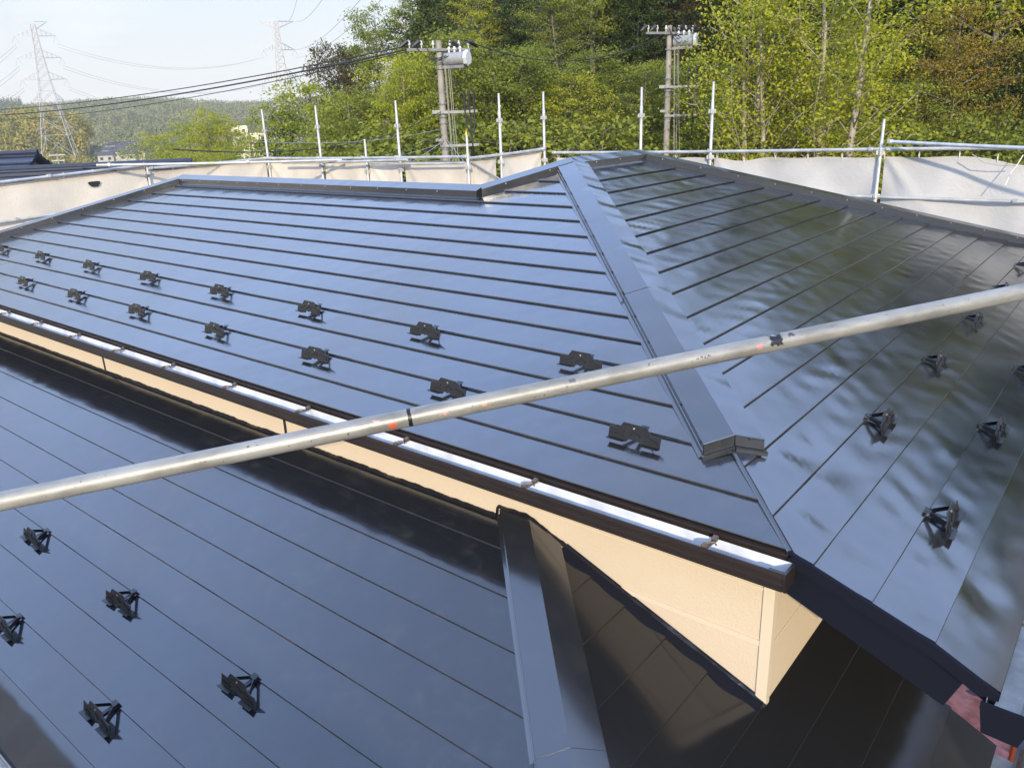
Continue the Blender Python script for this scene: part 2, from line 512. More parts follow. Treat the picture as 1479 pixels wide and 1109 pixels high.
YR = .846 * S            # wing ridge
XP, YP = -1.026 * S, 1.026 * S     # peak
YF = 1.39 * S            # far end of the main ridge
XE = .228 * S            # lower eave of the right slope
def a_lo(v): return v - 3.622 * S if v <= YR else v - 2.052 * S
def a_hi(v): return -v
seamA = [0.0] + [(.061 + .0665 * k) * S for k in range(15)] + [YP]
courses('front_roof_slope', PA, seamA, a_lo, a_hi, M['roof_front'], .0022, lip=.016, seed=1)
def b_lo(v): return v if v > 0 else 0.0
def b_hi(v): return (YF - XP) - v - (0) + 0 if False else (YF - XP - v)
# far hip: y = YF + (x - XP)  ->  with x = -v
def b_hi(v): return YF - XP - v
seamB = [-XE] + [-(.1625 - .0675 * k) * S for k in range(17)] + [-XP]
seamB = [s for s in seamB if s < -XP - .02] + [-XP]
dB = [(.64, .14, .11, .20, .012), (.34, -.16, .10, .14, -.010), (.46, -.42, .10, .10, .007), (.25, .04, .07, .09, .010),
      (.15, -.55, .08, .10, -.007), (.95, -.62, .2, .1, .005), (.55, -.66, .09, .08, -.009), (1.7, -.30, .10, .07, .005), (2.4, -.52, .12, .07, -.005)]
courses('side_roof_slope', PB, seamB, b_lo, b_hi, M['roof_side'], .0042, lip=.015, seed=5, dents=dB)
# hidden slopes (seen only from other positions)
def Z(p, z): return np.array([p[0], p[1], z])
WL = -3.622 * S
hid = MB()
hid.quad((XP, YP, -TA * XP), (XP, YF, -TA * XP), (2 * XP, YF - XP, 0.0), (2 * XP, YR - XP * 0 + 0, TA * 0 + 0) if False else (2 * XP, 2 * YR, 0.0))
hid.add([(XP, YP, -TA * XP), (2 * XP, 2 * YR, 0.0), (-1.206 * S, YR, TA * YR)], [(0, 1, 2)])
hid.quad((XP, YF, -TA * XP), (XE, YF - XP + XE, -TA * XE), (XE - .002, YF - XP + XE, -TA * XE - .02), (2 * XP, YF - XP, 0.0))
hid.quad((-1.206 * S, YR, TA * YR), (2 * XP, 2 * YR, 0.0), (WL, 2 * YR, 0.0), (WL + YR, YR, TA * YR))
hid.add([(WL + YR, YR, TA * YR), (WL, 2 * YR, 0.0), (WL, 0.0, 0.0)], [(0, 1, 2)])
o = hid.build('rear_roof_slope', M['roof_side'], None, recalc=True); hpart(o)

# lower roof
YW = .048 * S            # front wall plane
XW = -.031 * S           # side wall plane
def l1_lo(v): return -14.2
def l1_hi(v): return -1.223 - v
seamL1 = [-.603 * S, -.537 * S] + [(-.469 + .0663 * k) * S for k in range(8)] + [YW]
courses('lower_front_roof_slope', PL1, seamL1, l1_lo, l1_hi, M['roof_low'], .0005, lip=.010, seed=9)
def l2_lo(v): return -(1.223 - v) if False else (-1.223 + v)
XE2 = .223 * S
def l2_hi(v): return 1.05 if v < .035 * S else YW + .004
seamL2 = [-XE2, -.160 * S, -.0945 * S, -.028 * S]
courses('lower_side_roof_slope', PL2, seamL2 + [XW * -1], l2_lo, lambda v: 1.05, M['roof_low_side'], .0006, lip=.008, seed=11)
seamL2b = [.0315 * S, .1053 * S, .172 * S, .2386 * S, .3 * S, .35 * S]
courses('lower_side_roof_slope', PL2, [-XW] + seamL2b[1:], l2_lo, lambda v: YW + .003, M['roof_low_side'], .0006, lip=.008, seed=12)

# caps along hips and ridges
def cap(name, P0, P1, hc, wid, k, mat, seed, side_amp=.002, parts=1, wr=None, hl=None, joint=(), krs=None, plain=False, screws=True):
    """bent metal cap over a fold line from P0 to P1; k = fall of the roof per metre to each side"""
    P0, P1 = np.array(P0, float), np.array(P1, float)
    d = P1 - P0; Ln = np.linalg.norm(d)
    dh = d[:2] / np.linalg.norm(d[:2])
    n = np.array([-dh[1], dh[0], 0])      # to the left of the run
    wr = wr or wid
    kr = krs if krs is not None else k
    rg = np.random.default_rng(seed)
    cuts = [0.0, *joint, 1.0]
    mb = MB()
    for ci in range(len(cuts) - 1):
        t0, t1 = cuts[ci], cuts[ci + 1]
        lift = .003 * (ci % 2)
        if ci: t0 -= .012 / Ln * 3
        m = max(4, int((t1 - t0) * Ln / .04))
        wv = waves(side_amp, seed + 31 * ci, 9, 30)
        wv2 = waves(side_amp * .4, seed + 31 * ci + 5, 6, 20)
        secs = []
        for i in range(m + 1):
            t = t0 + (t1 - t0) * i / m
            c = P0 + d * t
            h = hc + lift
            a = float(wv(t * Ln)); a2 = float(wv2(t * Ln))
            pts = [(wid + .022, -.004), (wid + .022, .014), (wid + .004, .018), (wid + .004, .018 + (h - .018) * .45), (wid, .020 + (h - .018) * .45), (wid, h),
                   (wid * .5, h + a2), (0, h),
                   (-wr * .33, h + a), (-wr * .66, h + a * 1.4), (-wr, h + a * .5)] + ([(-wr, -.03)] if plain else [(-wr, .020), (-wr - .004, .018), (-wr - .022, .014), (-wr - .022, -.004)])
            sec = []
            for s_, z in pts:
                kk = k if s_ > 0 else kr
                sec.append(c + n * s_ + np.array([0, 0, z - kk * abs(s_)]))
            secs.append(sec)
        mb.sweep(secs, cap=True)
    o = hpart(mb.build(name, mat, None, smooth=20))
    if screws:
        k_ = 0
        while .25 + .46 * k_ < Ln - .2:
            c = P0 + d * ((.25 + .46 * k_) / Ln)
            for sg in (-1, 1):
                q = c + n * sg * (wid + .001) + np.array([0, 0, hc * .80 - k * wid])
                m_ = MB(); m_.tube([q, q + n * sg * .005, q + n * sg * .0065], [.0062, .0062, .004], 8)
                so = m_.build('screw', M['tank'], None); so.parent = o
            k_ += 1
    return o

KH = TA / math.sqrt(2)
Ppk = (XP, YP, -TA * XP)
pe = -.505
cap('hip_cap', (pe + .013, -pe, -TA * pe), Ppk, .080, .160, KH, M['cap'], 3, .007, joint=(.37, .93), screws=False, plain=True)
_hc, _w = .080, .160
_c = np.array([pe + .013, -pe, -TA * pe]); _o = np.array([1, -1, 0]) / math.sqrt(2); _n = np.array([1, 1, 0]) / math.sqrt(2)
def _ep(s_, z, out): return _c + _n * s_ + _o * out + np.array([0, 0, z - KH * abs(s_)])
hip = bpy.data.objects['hip_cap']
for sg in (-1, 1):
    mb = MB()
    mb.prism([_ep(sg * .004, _hc - .003, .002), _ep(sg * (_w - .002), _hc - .004, .002), _ep(sg * (_w - .002), .026, .006), _ep(sg * .004, .026, .006)], _o * .004)
    mb.tube([_ep(sg * .001, _hc + .001, .004), _ep(sg * _w, _hc + .001, .004)], .0038, 6)
    mb.prism([_ep(sg * .003, .024, .004), _ep(sg * (_w + .012), .024, .004), _ep(sg * (_w + .012), .017, .004), _ep(sg * .003, .017, .004)], _o * .026)
    mb.prism([_ep(sg * .003, .017, .026), _ep(sg * (_w + .010), .017, .026), _ep(sg * (_w + .010), .000, .028), _ep(sg * .003, .000, .028)], _o * .003)
    mb.obox(_ep(sg * .085, _hc - .004, .010), _n * .010, _o * .004, (0, 0, .006))
    e_ = mb.build('cap_end', M['cap'], None); e_.parent = hip
o = cap('ridge_cap', (WL + YR - .06, YR, TA * YR), (-1.206 * S + .06, YR, TA * YR), .085, .14, TA, M['cap'], 4, .0015)
cap('ridge_cap', (WL, 0, 0), (WL + YR, YR, TA * YR), .085, .14, KH, M['cap'], 5, .001)
cap('ridge_cap', (-1.206 * S, YR, TA * YR), Ppk, .085, .14, KH, M['cap'], 6, .001)
cap('ridge_cap', Ppk, (XP, YF, -TA * XP), .085, .14, TA, M['cap'], 7, .004)
cap('ridge_cap', (XP, YF, -TA * XP), (XE, YF - XP + XE, -TA * XE), .085, .14, KH, M['cap'], 8, .002)
mb = MB()
secs = []
for i in range(15):
    q = -.47 + i / 14 * .478
    c = np.array([q, -q, -TA * q]); n_ = np.array([1, 1, 0]) / math.sqrt(2)
    def sp(s_, z): return c + n_ * s_ + np.array([0, 0, z - KH * abs(s_)])
    secs.append([sp(-.016, .002), sp(-.018, .019), sp(-.014, .023), sp(0, .022), sp(.014, .012), sp(.016, .002)])
mb.sweep(secs, cap=True)
hpart(mb.build('hip_flashing', M['roof_side'], None, smooth=30))
# lower hip cap, leaning a little to the left of its fold
KL = TL / math.sqrt(2)
sx = -.13 / math.sqrt(2)
def lowcap(y):
    x = -1.223 - y
    return (x + sx, y + sx, TL * (y + sx) + D1)
cap('lower_hip_cap', lowcap(-2.05), lowcap(YW - sx + .16), .079, .155, KL, M['cap'], 12, .0006, wr=.16, joint=(.55,), krs=KL * .9, plain=True, screws=False)

# eave trims, rake fascia
mb = MB()
mb.box((WL, -.004, -.050), (.012, .016, -.002))
mb.box((WL, -.020, -.012), (.012, -.004, -.004))
hpart(mb.build('eave_trim', M['trim_brown'], None))
mb = MB()   # rake board under the right slope, with a drip lip on top
def rk(x, dz): return (x, 0, -TA * x + dz)
mb.prism([(-.005, .004, -.03), (-.005, .004, -.205), (.657, .004, -.472), (.722, .004, -.30)], (0, .035, 0))
hpart(mb.build('rake_fascia', M['fascia'], None))
mb = MB()
xk = .1625 * S
mb.prism([(.0, -.020, -.050), (xk, -.020, -TA * xk - .050), (XE - .012, -.020, -TA * XE - .088), (XE + .001, -.020, -TA * XE - .024), (xk, -.020, -TA * xk + .0125), (.0, -.020, .0125)], (0, .0195, 0))
hpart(mb.build('drip_edge', M['fascia'], None))
mb = MB()   # soffits
mb.quad((-13, -.0, -.21), (-.02, -.0, -.21), (-.02, 1.2, -.21), (-13, 1.2, -.21))
mb.quad((XE, .03, -TA * XE - .09), (XE, 9.3, -TA * XE - .09), (XW, 9.3, -.12), (XW, .03, -.12))
hpart(mb.build('soffit', M['fascia'], None))
mb = MB()   # eave board of the lower eave of the right slope
mb.box((XE - .05, .02, -TA * XE - .17), (XE - .03, 9.3, -TA * XE - .012))
hpart(mb.build('eave_board', M['fascia'], None))

# walls
mb = MB()
def wz(x): return -TL * x + D2          # lower side slope height
top = -.15
xs0 = -13.0
mb.quad((xs0, YW, -2.6), (XW, YW, -2.6), (XW, YW, top), (xs0, YW, top))
mb.quad((XW, YW, -2.6), (XW, 8.4, -2.6), (XW, 8.4, top), (XW, YW, top))
mb.quad((xs0, YW, -5.8), (xs0, 5.9, -5.8), (xs0, 5.9, top), (xs0, YW, top))
mb.quad((xs0, 5.9, -5.8), (-7.2, 5.9, -5.8), (-7.2, 5.9, top), (xs0, 5.9, top))
mb.quad((-7.2, 5.9, -5.8), (-7.2, 8.4, -5.8), (-7.2, 8.4, top), (-7.2, 5.9, top))
mb.quad((-7.2, 8.4, -5.8), (.55, 8.4, -5.8), (.55, 8.4, -.3), (-7.2, 8.4, -.15))
mb.quad((xs0, -1.7, -5.8), (.6, -1.7, -5.8), (.6, -1.7, -1.6), (xs0, -1.7, -1.6))
mb.quad((.6, -1.7, -5.8), (.6, 1.0, -5.8), (.6, 1.0, -1.6), (.6, -1.7, -1.6))
mb.quad((.6, 1.0, -5.8), (XW, 1.0, -5.8), (XW, 1.0, -1.0), (.6, 1.0, -1.4))
hpart(mb.build('wall', M['wall'], None, recalc=False))
# siding joints as slim proud battens and a corner trim
mb = MB()
mb.box((XW - .045, YW - .010, -1.15), (XW + .010, YW - .001, -.16))
mb.box((XW + .001, YW - .001, -1.15), (XW + .010, YW + .035, -.16))
wl = bpy.data.objects['wall']
o = mb.build('corner_trim', M['wall_trim'], None); o.parent = wl
mb = MB()
for z0 in (-.60, -.605):
    pass
mb.box((-1.2, YW - .006, -.662), (XW - .046, YW - .0005, -.632))
mb.box((-1.75, YW - .006, -.345), (XW - .046, YW - .0005, -.335))
mb.box((XW + .0005, YW + .036, -.655), (XW + .006, 1.6, -.640))
o = mb.build('siding_joint', M['wall_trim'], None); o.parent = wl
mb = MB()   # dark upright joints in the strip of siding
for q in (-6.98, -3.95):
    mb = MB(); mb.box((q - .012, YW - .008, -.475), (q + .012, YW - .001, -.2))
    o = mb.build('joint_strip', M['sealant'], None); o.parent = wl

# black sealant along the foot of the wall
def sealant(pts_fn, n, h0, seed, ny):
    rg = np.random.default_rng(seed)
    secs = []
    hh = h0
    for i in range(n + 1):
        t = i / n
        p = np.array(pts_fn(t))
        hh = .8 * hh + .2 * (h0 + rg.normal(0, h0 * .55)); hh = max(hh, h0 * .35)
        out = np.array(ny)
        secs.append([p + out * .030, p + out * .020 + (0, 0, hh * .5), p + out * .006 + (0, 0, hh), p])
    mb = MB(); mb.sweep(secs, cap=True)
    return hpart(mb.build('wall_sealant', M['sealant'], None, smooth=50))
_path = [(-13.0, TL * YW + D1 + .004), (-1.815, TL * YW + D1 + .004), (-1.805, TL * YW + D1 + .075), (-1.585, TL * YW + D1 + .078), (-1.36, TL * YW + D1 - .008), (-1.33, wz(-1.33) + .010), (XW + .012, wz(XW + .012) + .006)]
_cum = [0.0]
for (x0, z0), (x1, z1) in zip(_path[:-1], _path[1:]): _cum.append(_cum[-1] + math.hypot(x1 - x0, z1 - z0))
def _along(t):
    d = t * _cum[-1]
    for i in range(len(_path) - 1):
        if d <= _cum[i + 1] or i == len(_path) - 2:
            q = (d - _cum[i]) / (_cum[i + 1] - _cum[i])
            return (_path[i][0] + q * (_path[i + 1][0] - _path[i][0]), YW, _path[i][1] + q * (_path[i + 1][1] - _path[i][1]))
sealant(_along, 900, .015, 1, (0, -1, 0))
mb = MB()   # flashing against the wall on the lower side slope; wavy edge imitates a reflection
secs = []
for i in range(41):
    x = -1.30 + i / 40 * (XW + 1.30)
    secs.append([(x, YW - .004, wz(x) + .03), (x, YW - .012, wz(x) + .016), (x, YW - .085 - .016 * math.sin(i * .6) * math.sin(i * .23), wz(x) + .0095), (x, YW - .087 - .016 * math.sin(i * .6) * math.sin(i * .23), wz(x) + .002)])
mb.sweep(secs)
hpart(mb.build('flashing', M['fascia'], None, smooth=40))

# front gutter
GZ, GY0, GY1, GX0, GX1 = -.035, -.020, -.128, -13.2, .030
mb = MB()
prof = [(GY0, GZ), (GY0 - .004, GZ - .085), (GY1 + .016, GZ - .085), (GY1 + .004, GZ - .004)]
mb.sweep([[(x, y, z) for y, z in prof] for x in np.linspace(GX0, GX1 - .004, 60)])
gut = hpart(mb.build('gutter', M['white_pvc'], None, recalc=False))
mb = MB()
op = [(GY1 + .002, GZ + .004), (GY1 - .006, GZ + .004), (GY1 - .006, GZ - .018), (GY1 + .002, GZ - .024), (GY1 + .004, GZ - .050), (GY1 + .004, GZ - .062), (GY1 + .016, GZ - .066),
      (GY1 + .013, GZ - .092), (GY0 - .000, GZ - .092), (GY0 - .002, GZ - .0875), (GY1 + .012, GZ - .0875), (GY1 + .002, GZ - .008)]
mb.sweep([[(x, y, z) for y, z in op] for x in np.linspace(GX0, GX1, 60)], closed=True, cap=True)
o = mb.build('gutter_shell', M['trim_brown'], None); o.parent = gut
mb = MB()
mb.prism([(GX1 - .006, GY0 + .004, GZ + .004), (GX1 - .006, GY1 - .008, GZ + .006), (GX1 - .006, GY1 - .008, GZ - .02), (GX1 - .006, GY1 + .010, GZ - .094), (GX1 - .006, GY0, GZ - .094)], (.012, 0, 0))
mb.prism([(GX1 - .07, GY1 - .009, GZ + .007), (GX1 - .07, GY1 + .010, GZ + .007), (GX1 - .07, GY1 + .010, GZ + .0045), (GX1 - .07, GY1 - .0065, GZ - .02), (GX1 - .07, GY1 - .009, GZ - .02)], (.063, 0, 0))
o = mb.build('gutter_end_cap', M['trim_brown'], None); o.parent = gut
for q in (-11.4, -10.5, -9.55, -8.62, -7.77, -6.88, -6.0, -5.12, -4.22, -3.32, -2.35, -1.36, -.33):
    mb = MB()
    mb.obox((q, (GY0 + GY1) / 2, GZ + .001), (.011, 0, 0), (.004, .047, .0), (0, 0, .0015))
    mb.obox((q + .004, GY0 - .018, GZ + .012), (.012, 0, 0), (0, .014, .004), (0, -.003, .008))
    mb.obox((q - .01, GY1 + .012, GZ + .009), (.013, 0, 0), (0, .011, 0), (0, 0, .006))
    mb.tube([(q - .02, GY1 + .02, GZ + .013), (q + .015, GY1 + .055, GZ + .013), (q + .03, GY1 + .05, GZ + .004)], .0045, 6)
    o = mb.build('gutter_bracket', M['bracket'], None); o.parent = gut
# gutters of the right eave and of the lower roof
def side_gutter(x0, x1, ztop, y0, y1, inner, outer, name, hgt=.10):
    mb = MB()
    pr = [(x0, ztop), (x0 + .012, ztop - hgt + .01), (x1 - .03, ztop - hgt), (x1, ztop - .004)]
    mb.sweep([[(x, y, z) for x, z in pr] for y in np.linspace(y0, y1, 20)])
    g = hpart(mb.build('gutter', inner, None, recalc=False))
    mb = MB()
    pr = [(x1 + .004, ztop + .006), (x1 - .014, ztop + .006), (x1 - .014, ztop), (x1 + .001, ztop - .004), (x1 - .028, ztop - hgt - .004), (x0 + .010, ztop - hgt + .004), (x0 + .008, ztop - hgt - .004), (x1 - .022, ztop - hgt - .012), (x1 + .012, ztop - .012)]
    mb.sweep([[(x, y, z) for x, z in pr] for y in np.linspace(y0, y1, 20)], closed=True, cap=True)
    o = mb.build('gutter_shell', outer, None); o.parent = g
    mb = MB()
    mb.prism([(x0 - .012, y0 - .003, ztop + .012), (x1 + .016, y0 - .003, ztop + .012), (x1 + .016, y0 - .003, ztop - .02), (x1 - .015, y0 - .003, ztop - hgt - .014), (x0 + .004, y0 - .003, ztop - hgt - .008), (x0 - .012, y0 - .003, ztop - .02)], (0, -.010, 0))
    mb.prism([(x0 - .014, y0 - .001, ztop + .014), (x1 + .02, y0 - .001, ztop + .014), (x1 + .02, y0 - .001, ztop - .012), (x0 - .014, y0 - .001, ztop - .012)], (0, -.017, 0))
    o = mb.build('gutter_end_cap', outer, None); o.parent = g
    return g
GZ2 = -TA * XE - .045
g2 = side_gutter(XE - .035, XE + .105, GZ2, -.075, 9.2, M['dirty_pvc'], M['fascia'], 'gutter', .11)
for yb in (.55, 1.45, 2.35):
    mb = MB(); mb.obox((XE + .04, yb, GZ2 + .004), (.06, 0, 0), (0, .010, 0), (0, 0, .002)); mb.tube([(XE + .09, yb, GZ2 + .004), (XE + .112, yb, GZ2 + .016), (XE + .122, yb, GZ2 - .01)], .008, 6)
    o = mb.build('gutter_bracket', M['bracket'], None); o.parent = g2
g3 = side_gutter(XE2 - .015, XE2 + .115, -TL * XE2 + D2 - .055, -3.0, 1.13, M['dirty_pvc'], M['bracket'], 'gutter', .10)
mb = MB()
prl = [(-.605 * S + .01, TL * -.603 * S + D1 - .03), (-.605 * S - .0, TL * -.603 * S + D1 - .12), (-.605 * S - .10, TL * -.603 * S + D1 - .12), (-.605 * S - .125, TL * -.603 * S + D1 - .03), (-.605 * S - .137, TL * -.603 * S + D1 - .03), (-.605 * S - .11, TL * -.603 * S + D1 - .132), (-.605 * S + .02, TL * -.603 * S + D1 - .132)]
mb.sweep([[(x, y, z) for y, z in prl] for x in np.linspace(-14, .7, 30)], closed=True, cap=True)
hpart(mb.build('gutter', M['dirty_pvc'], None))

# snow guards -----------------------------------------------------------
def guard_meshes():
    Wd, Hh, Tb = .158, .070, .106
    outline = [(-Wd, .006), (-Wd, Hh), (-.098, Hh), (-.074, Tb), (.060, Tb), (.098, Hh), (Wd, Hh), (Wd, .006), (.046, .006), (.030, .024), (.010, .024), (.0, .018), (-.010, .024), (-.030, .024), (-.046, .006)]
    LN = math.radians(34)
    dn = np.array([0, math.sin(LN), math.cos(LN)])      # up the leaning plate
    fr = np.array([0, -math.cos(LN), math.sin(LN)])     # out of its front face
    def pl(x, h, o=0.0): return np.array([x, -.128, .004]) + dn * h + fr * o
    X = np.array([1.0, 0, 0])
    mb = MB()
    n = len(outline)
    mb.add([pl(x, z) for x, z in outline] + [pl(x, z, -.004) for x, z in outline], [tuple(range(n)), tuple(range(2 * n - 1, n - 1, -1))] + [(i, i + n, (i + 1) % n + n, (i + 1) % n) for i in range(n)])
    for s0, s1 in ((-Wd, -.050), (.050, Wd)):
        c = (s0 + s1) / 2; sg = -1 if c < 0 else 1
        mb.obox(pl(c, .010, .013), X * (s1 - s0) / 2, fr * .013 - dn * .003, dn * .0018)           # foot folded forward
        mb.obox(pl(c, .034, .001), X * .040, fr * .005, dn * .004)
        mb.obox(pl(c - sg * .004, .051, .001), X * .036 + dn * sg * -.009, fr * .005, dn * .0035)   # pressed ribs
    mb.obox(pl(-.017, .058, .001), X * .018 + dn * .009, fr * .0045, dn * .003)
    mb.obox(pl(.017, .058, .001), X * .018 - dn * .009, fr * .0045, dn * .003)
    # thin returned edge along the top of the plate
    for (x0, h0), (x1, h1) in zip(outline[1:6], outline[2:7]):
        mb.tube([pl(x0, h0, -.002), pl(x1, h1, -.002)], .0032, 5)
    br = MB()
    for sg in (-1, 1):
        e = pl(sg * .105, .060, -.004)
        f0 = np.array([sg * .020, -.012, .016])
        c = (e + f0) / 2
        br.obox(c, (e - f0) / 2, (0, .002, .013), (.0018, .0008, 0))
    e = pl(0, .04, -.004); f0 = np.array([0, -.010, .010])
    br.obox((e + f0) / 2, (e - f0) / 2, X * .012, (0, 0, .0015))
    cl = MB()
    cl.obox((0, .004, .018), (.022, 0, 0), (0, .016, 0), (0, 0, .002))
    cl.obox((0, -.012, .010), (.022, 0, 0), (0, .002, 0), (0, 0, .009))
    cl.obox((.02, -.014, .014), (.004, 0, 0), (0, .014, 0), (0, 0, .010))
    bolt = MB(); bolt.tube([pl(-.006, .087, -.001), pl(-.006, .087, .004)], .0055, 8)
    return mb, br, cl, bolt
gp, gb, gc, gbolt = guard_meshes()
def mk(mb_, name, mat):
    o = mb_.build(name, mat, None); return o
g_pl = mk(gp, 'snow_guard', M['guard']); g_br = mk(gb, 'brace', M['guard']); g_cl = mk(gc, 'clip', M['guard']); g_bo = mk(gbolt, 'bolt', M['tank'])
for o in (g_br, g_cl, g_bo): o.parent = g_pl
first = [True]
def place_guard(p, ux, n, vv):
    ux, n, vv = (Vector(tuple(q)).normalized() for q in (ux, n, vv))
    mw = Matrix(((ux[0], vv[0], n[0], p[0]), (ux[1], vv[1], n[1], p[1]), (ux[2], vv[2], n[2], p[2]), (0, 0, 0, 1)))
    if first[0]:
        r = g_pl; first[0] = False
    else:
        r = g_pl.copy(); COL.objects.link(r)
        for ch in (g_br, g_cl, g_bo):
            c = ch.copy(); COL.objects.link(c); c.parent = r
    r.parent = house
    jig = Matrix.Rotation(random.uniform(-.05, .05), 4, 'Z')
    r.matrix_basis = Matrix.Translation(-HOFF) @ mw @ jig
gA = [(-.98 - 1.365 * k, seamA[2]) for k in range(9)] + [(-1.655 - 1.365 * k, seamA[4]) for k in range(9)]
for x, v in gA:
    if x > a_lo(v) + .4: place_guard(PA(x, v, .018), (1, 0, 0), nA, (0, 1, TA))
for y in (1.60, 2.965, 4.33, 5.695, 7.06): place_guard(PB(y, .040 * S, .013), (0, 1, 0), nB, (-1, 0, TA))
for y in (.92, 2.285, 3.65, 5.015): place_guard(PB(y, -.095 * S, .013), (0, 1, 0), nB, (-1, 0, TA))
for x in (-2.40, -3.765, -5.13, -6.495, -7.86): place_guard(PL1(x, seamL1[4], .009), (1, 0, 0), nL1, (0, 1, TL))
for x in (-3.075, -4.44, -5.805): place_guard(PL1(x, seamL1[2], .009), (1, 0, 0), nL1, (0, 1, TL))

#SECTION2
# ------------------------------------------------------------------ scaffolding
GROUND_Z = -5.8
def scaffold_post(x, y, top, label, collar=None, rad=.0243, extra=()):
    o = empty('scaffold_post', (x, y, GROUND_Z), label, 'scaffold post', 'upright scaffold posts around the house')
    h = top - GROUND_Z
    mb = MB(); mb.tube([(0, 0, .03), (0, 0, h - .30), (0, 0, h - .295), (0, 0, h)], [rad, rad, rad * .84, rad * .84], 12)
    mb.build('post_tube', M['galv_far'], o, smooth=40)
    mb = MB(); mb.box((-.07, -.07, -.01), (.07, .07, .03)); mb.build('base_plate', M['galv_far'], o)
    for zc in (collar if collar is not None else ()):
        zc -= GROUND_Z
        mb = MB()
        mb.tube([(0, 0, zc - .045), (0, 0, zc + .045)], rad + .009, 12)
        for a in range(4):
            c, s_ = math.cos(a * math.pi / 2 + .3), math.sin(a * math.pi / 2 + .3)
            mb.obox(((rad + .020) * c, (rad + .020) * s_, zc), (.014 * c, .014 * s_, 0), (-.012 * s_, .012 * c, 0), (0, 0, .028))
        mb.build('wedge_collar', M['galv_far'], o)
    return o
def cl_list(top, first_): return [first_ - .9 * k for k in range(4)]
PTS = [
    (-13.82, 4.40, 1.18, 'leftmost short scaffold post, where the cream sheet turns pale, left of the roof', [1.02]),
    (-13.80, 7.02, 2.10, 'tall scaffold post standing in front of the pale apartment block', [1.68, .95]),
    (-12.00, 7.00, 2.11, 'tall scaffold post beside the dark bush at the left edge of the wood', [1.72, 1.0]),
    (-10.68, 7.02, 1.48, 'short plain scaffold post between two tall ones, left of the near utility pole', [.9]),
    (-9.75, 7.00, 2.12, 'tall scaffold post just left of the near utility pole', [1.70, .95]),
    (-8.02, 6.90, 1.53, 'short scaffold post with a yellow cap right of the near utility pole', [1.02]),
    (-8.00, 7.73, 2.16, 'tall scaffold post with a wrapped top over the corner of the right hand sheets', [1.73, 1.05]),
    (-8.00, 8.98, 2.18, 'tall scaffold post at the rear corner beside the house peak', [1.74, 1.0]),
    (-6.12, 9.22, 2.17, 'tall scaffold post behind the main ridge, left of the far utility pole', [1.72]),
    (-4.83, 9.22, 2.19, 'tall scaffold post right of the far utility pole', [1.75, 1.05]),
    (-2.24, 9.22, 1.57, 'thick scaffold post in front of the white sheet at the right', [1.12, .52]),
]
for k, (x, y, top, lab, col) in enumerate(PTS):
    p = scaffold_post(x, y, top, lab, col + [col[-1] - .9, col[-1] - 1.8])
    if 'yellow' in lab:
        mb = MB(); mb.tube([(-.012, 0, top - GROUND_Z - .01), (-.014, .004, top - GROUND_Z + .035), (.004, 0, top - GROUND_Z + .06)], [.014, .017, .008], 8)
        mb.build('yellow_cap', simple('yellow_plastic', (.75, .50, .03), .5), p)
    if 'wrapped' in lab:
        mb = MB(); mb.tube([(.026 * math.cos(t), .026 * math.sin(t), top - GROUND_Z - .52 + .05 * t) for t in np.linspace(0, 6.5, 26)], .006, 5)
        mb.build('rope_wrap', M['rope'], p)

def rail(a, b, label, rad=.0243, mat='galv_far', clamps=(), name='scaffold_rail', cat='scaffold rail', group='scaffold rails'):
    a, b = np.array(a, float), np.array(b, float)
    o = empty(name, tuple(a), label, cat, group)
    d = b - a
    n = 8
    sag = [np.array([0, 0, -.010 * math.sin(math.pi * i / n)]) for i in range(n + 1)]
    mb = MB(); mb.tube([d * i / n + sag[i] for i in range(n + 1)], rad, 12)
    mb.build('rail_tube', M[mat], o, smooth=40)
    u = d / np.linalg.norm(d)
    for t in clamps:
        c = d * t
        mb = MB()
        mb.tube([c - u * .03, c + u * .03], rad + .008, 10)
        pr = np.cross(u, (0, 0, 1)); pr /= np.linalg.norm(pr)
        mb.obox(c + pr * .035 + np.array([0, 0, .01]), u * .022, pr * .018, np.array([0, 0, .024]))
        mb.build('clamp', M['galv'], o)
    return o
rail((-13.78, -3.7, .88), (-13.80, 4.45, 1.175), 'top scaffold rail over the cream sheet at the far left', clamps=(.78, .99))
rail((-13.72, 3.45, 1.235), (-11.2, 6.86, 1.12), 'loose scaffold pipe laid across the left corner, its cut end showing', rad=.0243, clamps=(.05, .6))
rail((-13.80, -3.7, .25), (-13.80, 4.45, .55), 'lower scaffold rail across the cream sheet at the far left', clamps=(.7,))
rail((-13.8, 4.40, 1.11), (-13.8, 7.02, 1.13), 'scaffold rail between the short left post and the apartment block post', clamps=(.02, .97))
rail((-13.8, 6.96, 1.13), (-8.0, 6.92, 1.185), 'scaffold rail along the top of the pale sheets behind the low ridge', clamps=(.31, .54, .7, .985))
rail((-13.0, 6.80, 1.06), (-9.35, 6.80, 1.135), 'shorter scaffold pipe in front of the rail behind the low ridge', clamps=(.4, .93))
rail((-10.4, 6.86, 1.055), (-8.06, 6.86, 1.09), 'thin brace pipe under the rail left of the yellow capped post', rad=.018, clamps=())
rail((-8.0, 6.90, 1.16), (-8.0, 9.0, 1.20), 'sloping looking rail from the yellow capped post to the rear corner', clamps=(.4, .97))
rail((-8.0, 6.95, 1.10), (-7.99, 7.70, .75), 'short diagonal brace under the rail beside the yellow capped post', rad=.017)
rail((-8.0, 9.22, 1.115), (-2.26, 9.22, 1.165), 'long scaffold rail behind the main ridge', clamps=(.01, .33, .55, .98))
rail((-2.26, 9.24, 1.165), (1.6, 9.24, 1.22), 'dull scaffold rail along the white sheet at the right', clamps=(.03, .62))
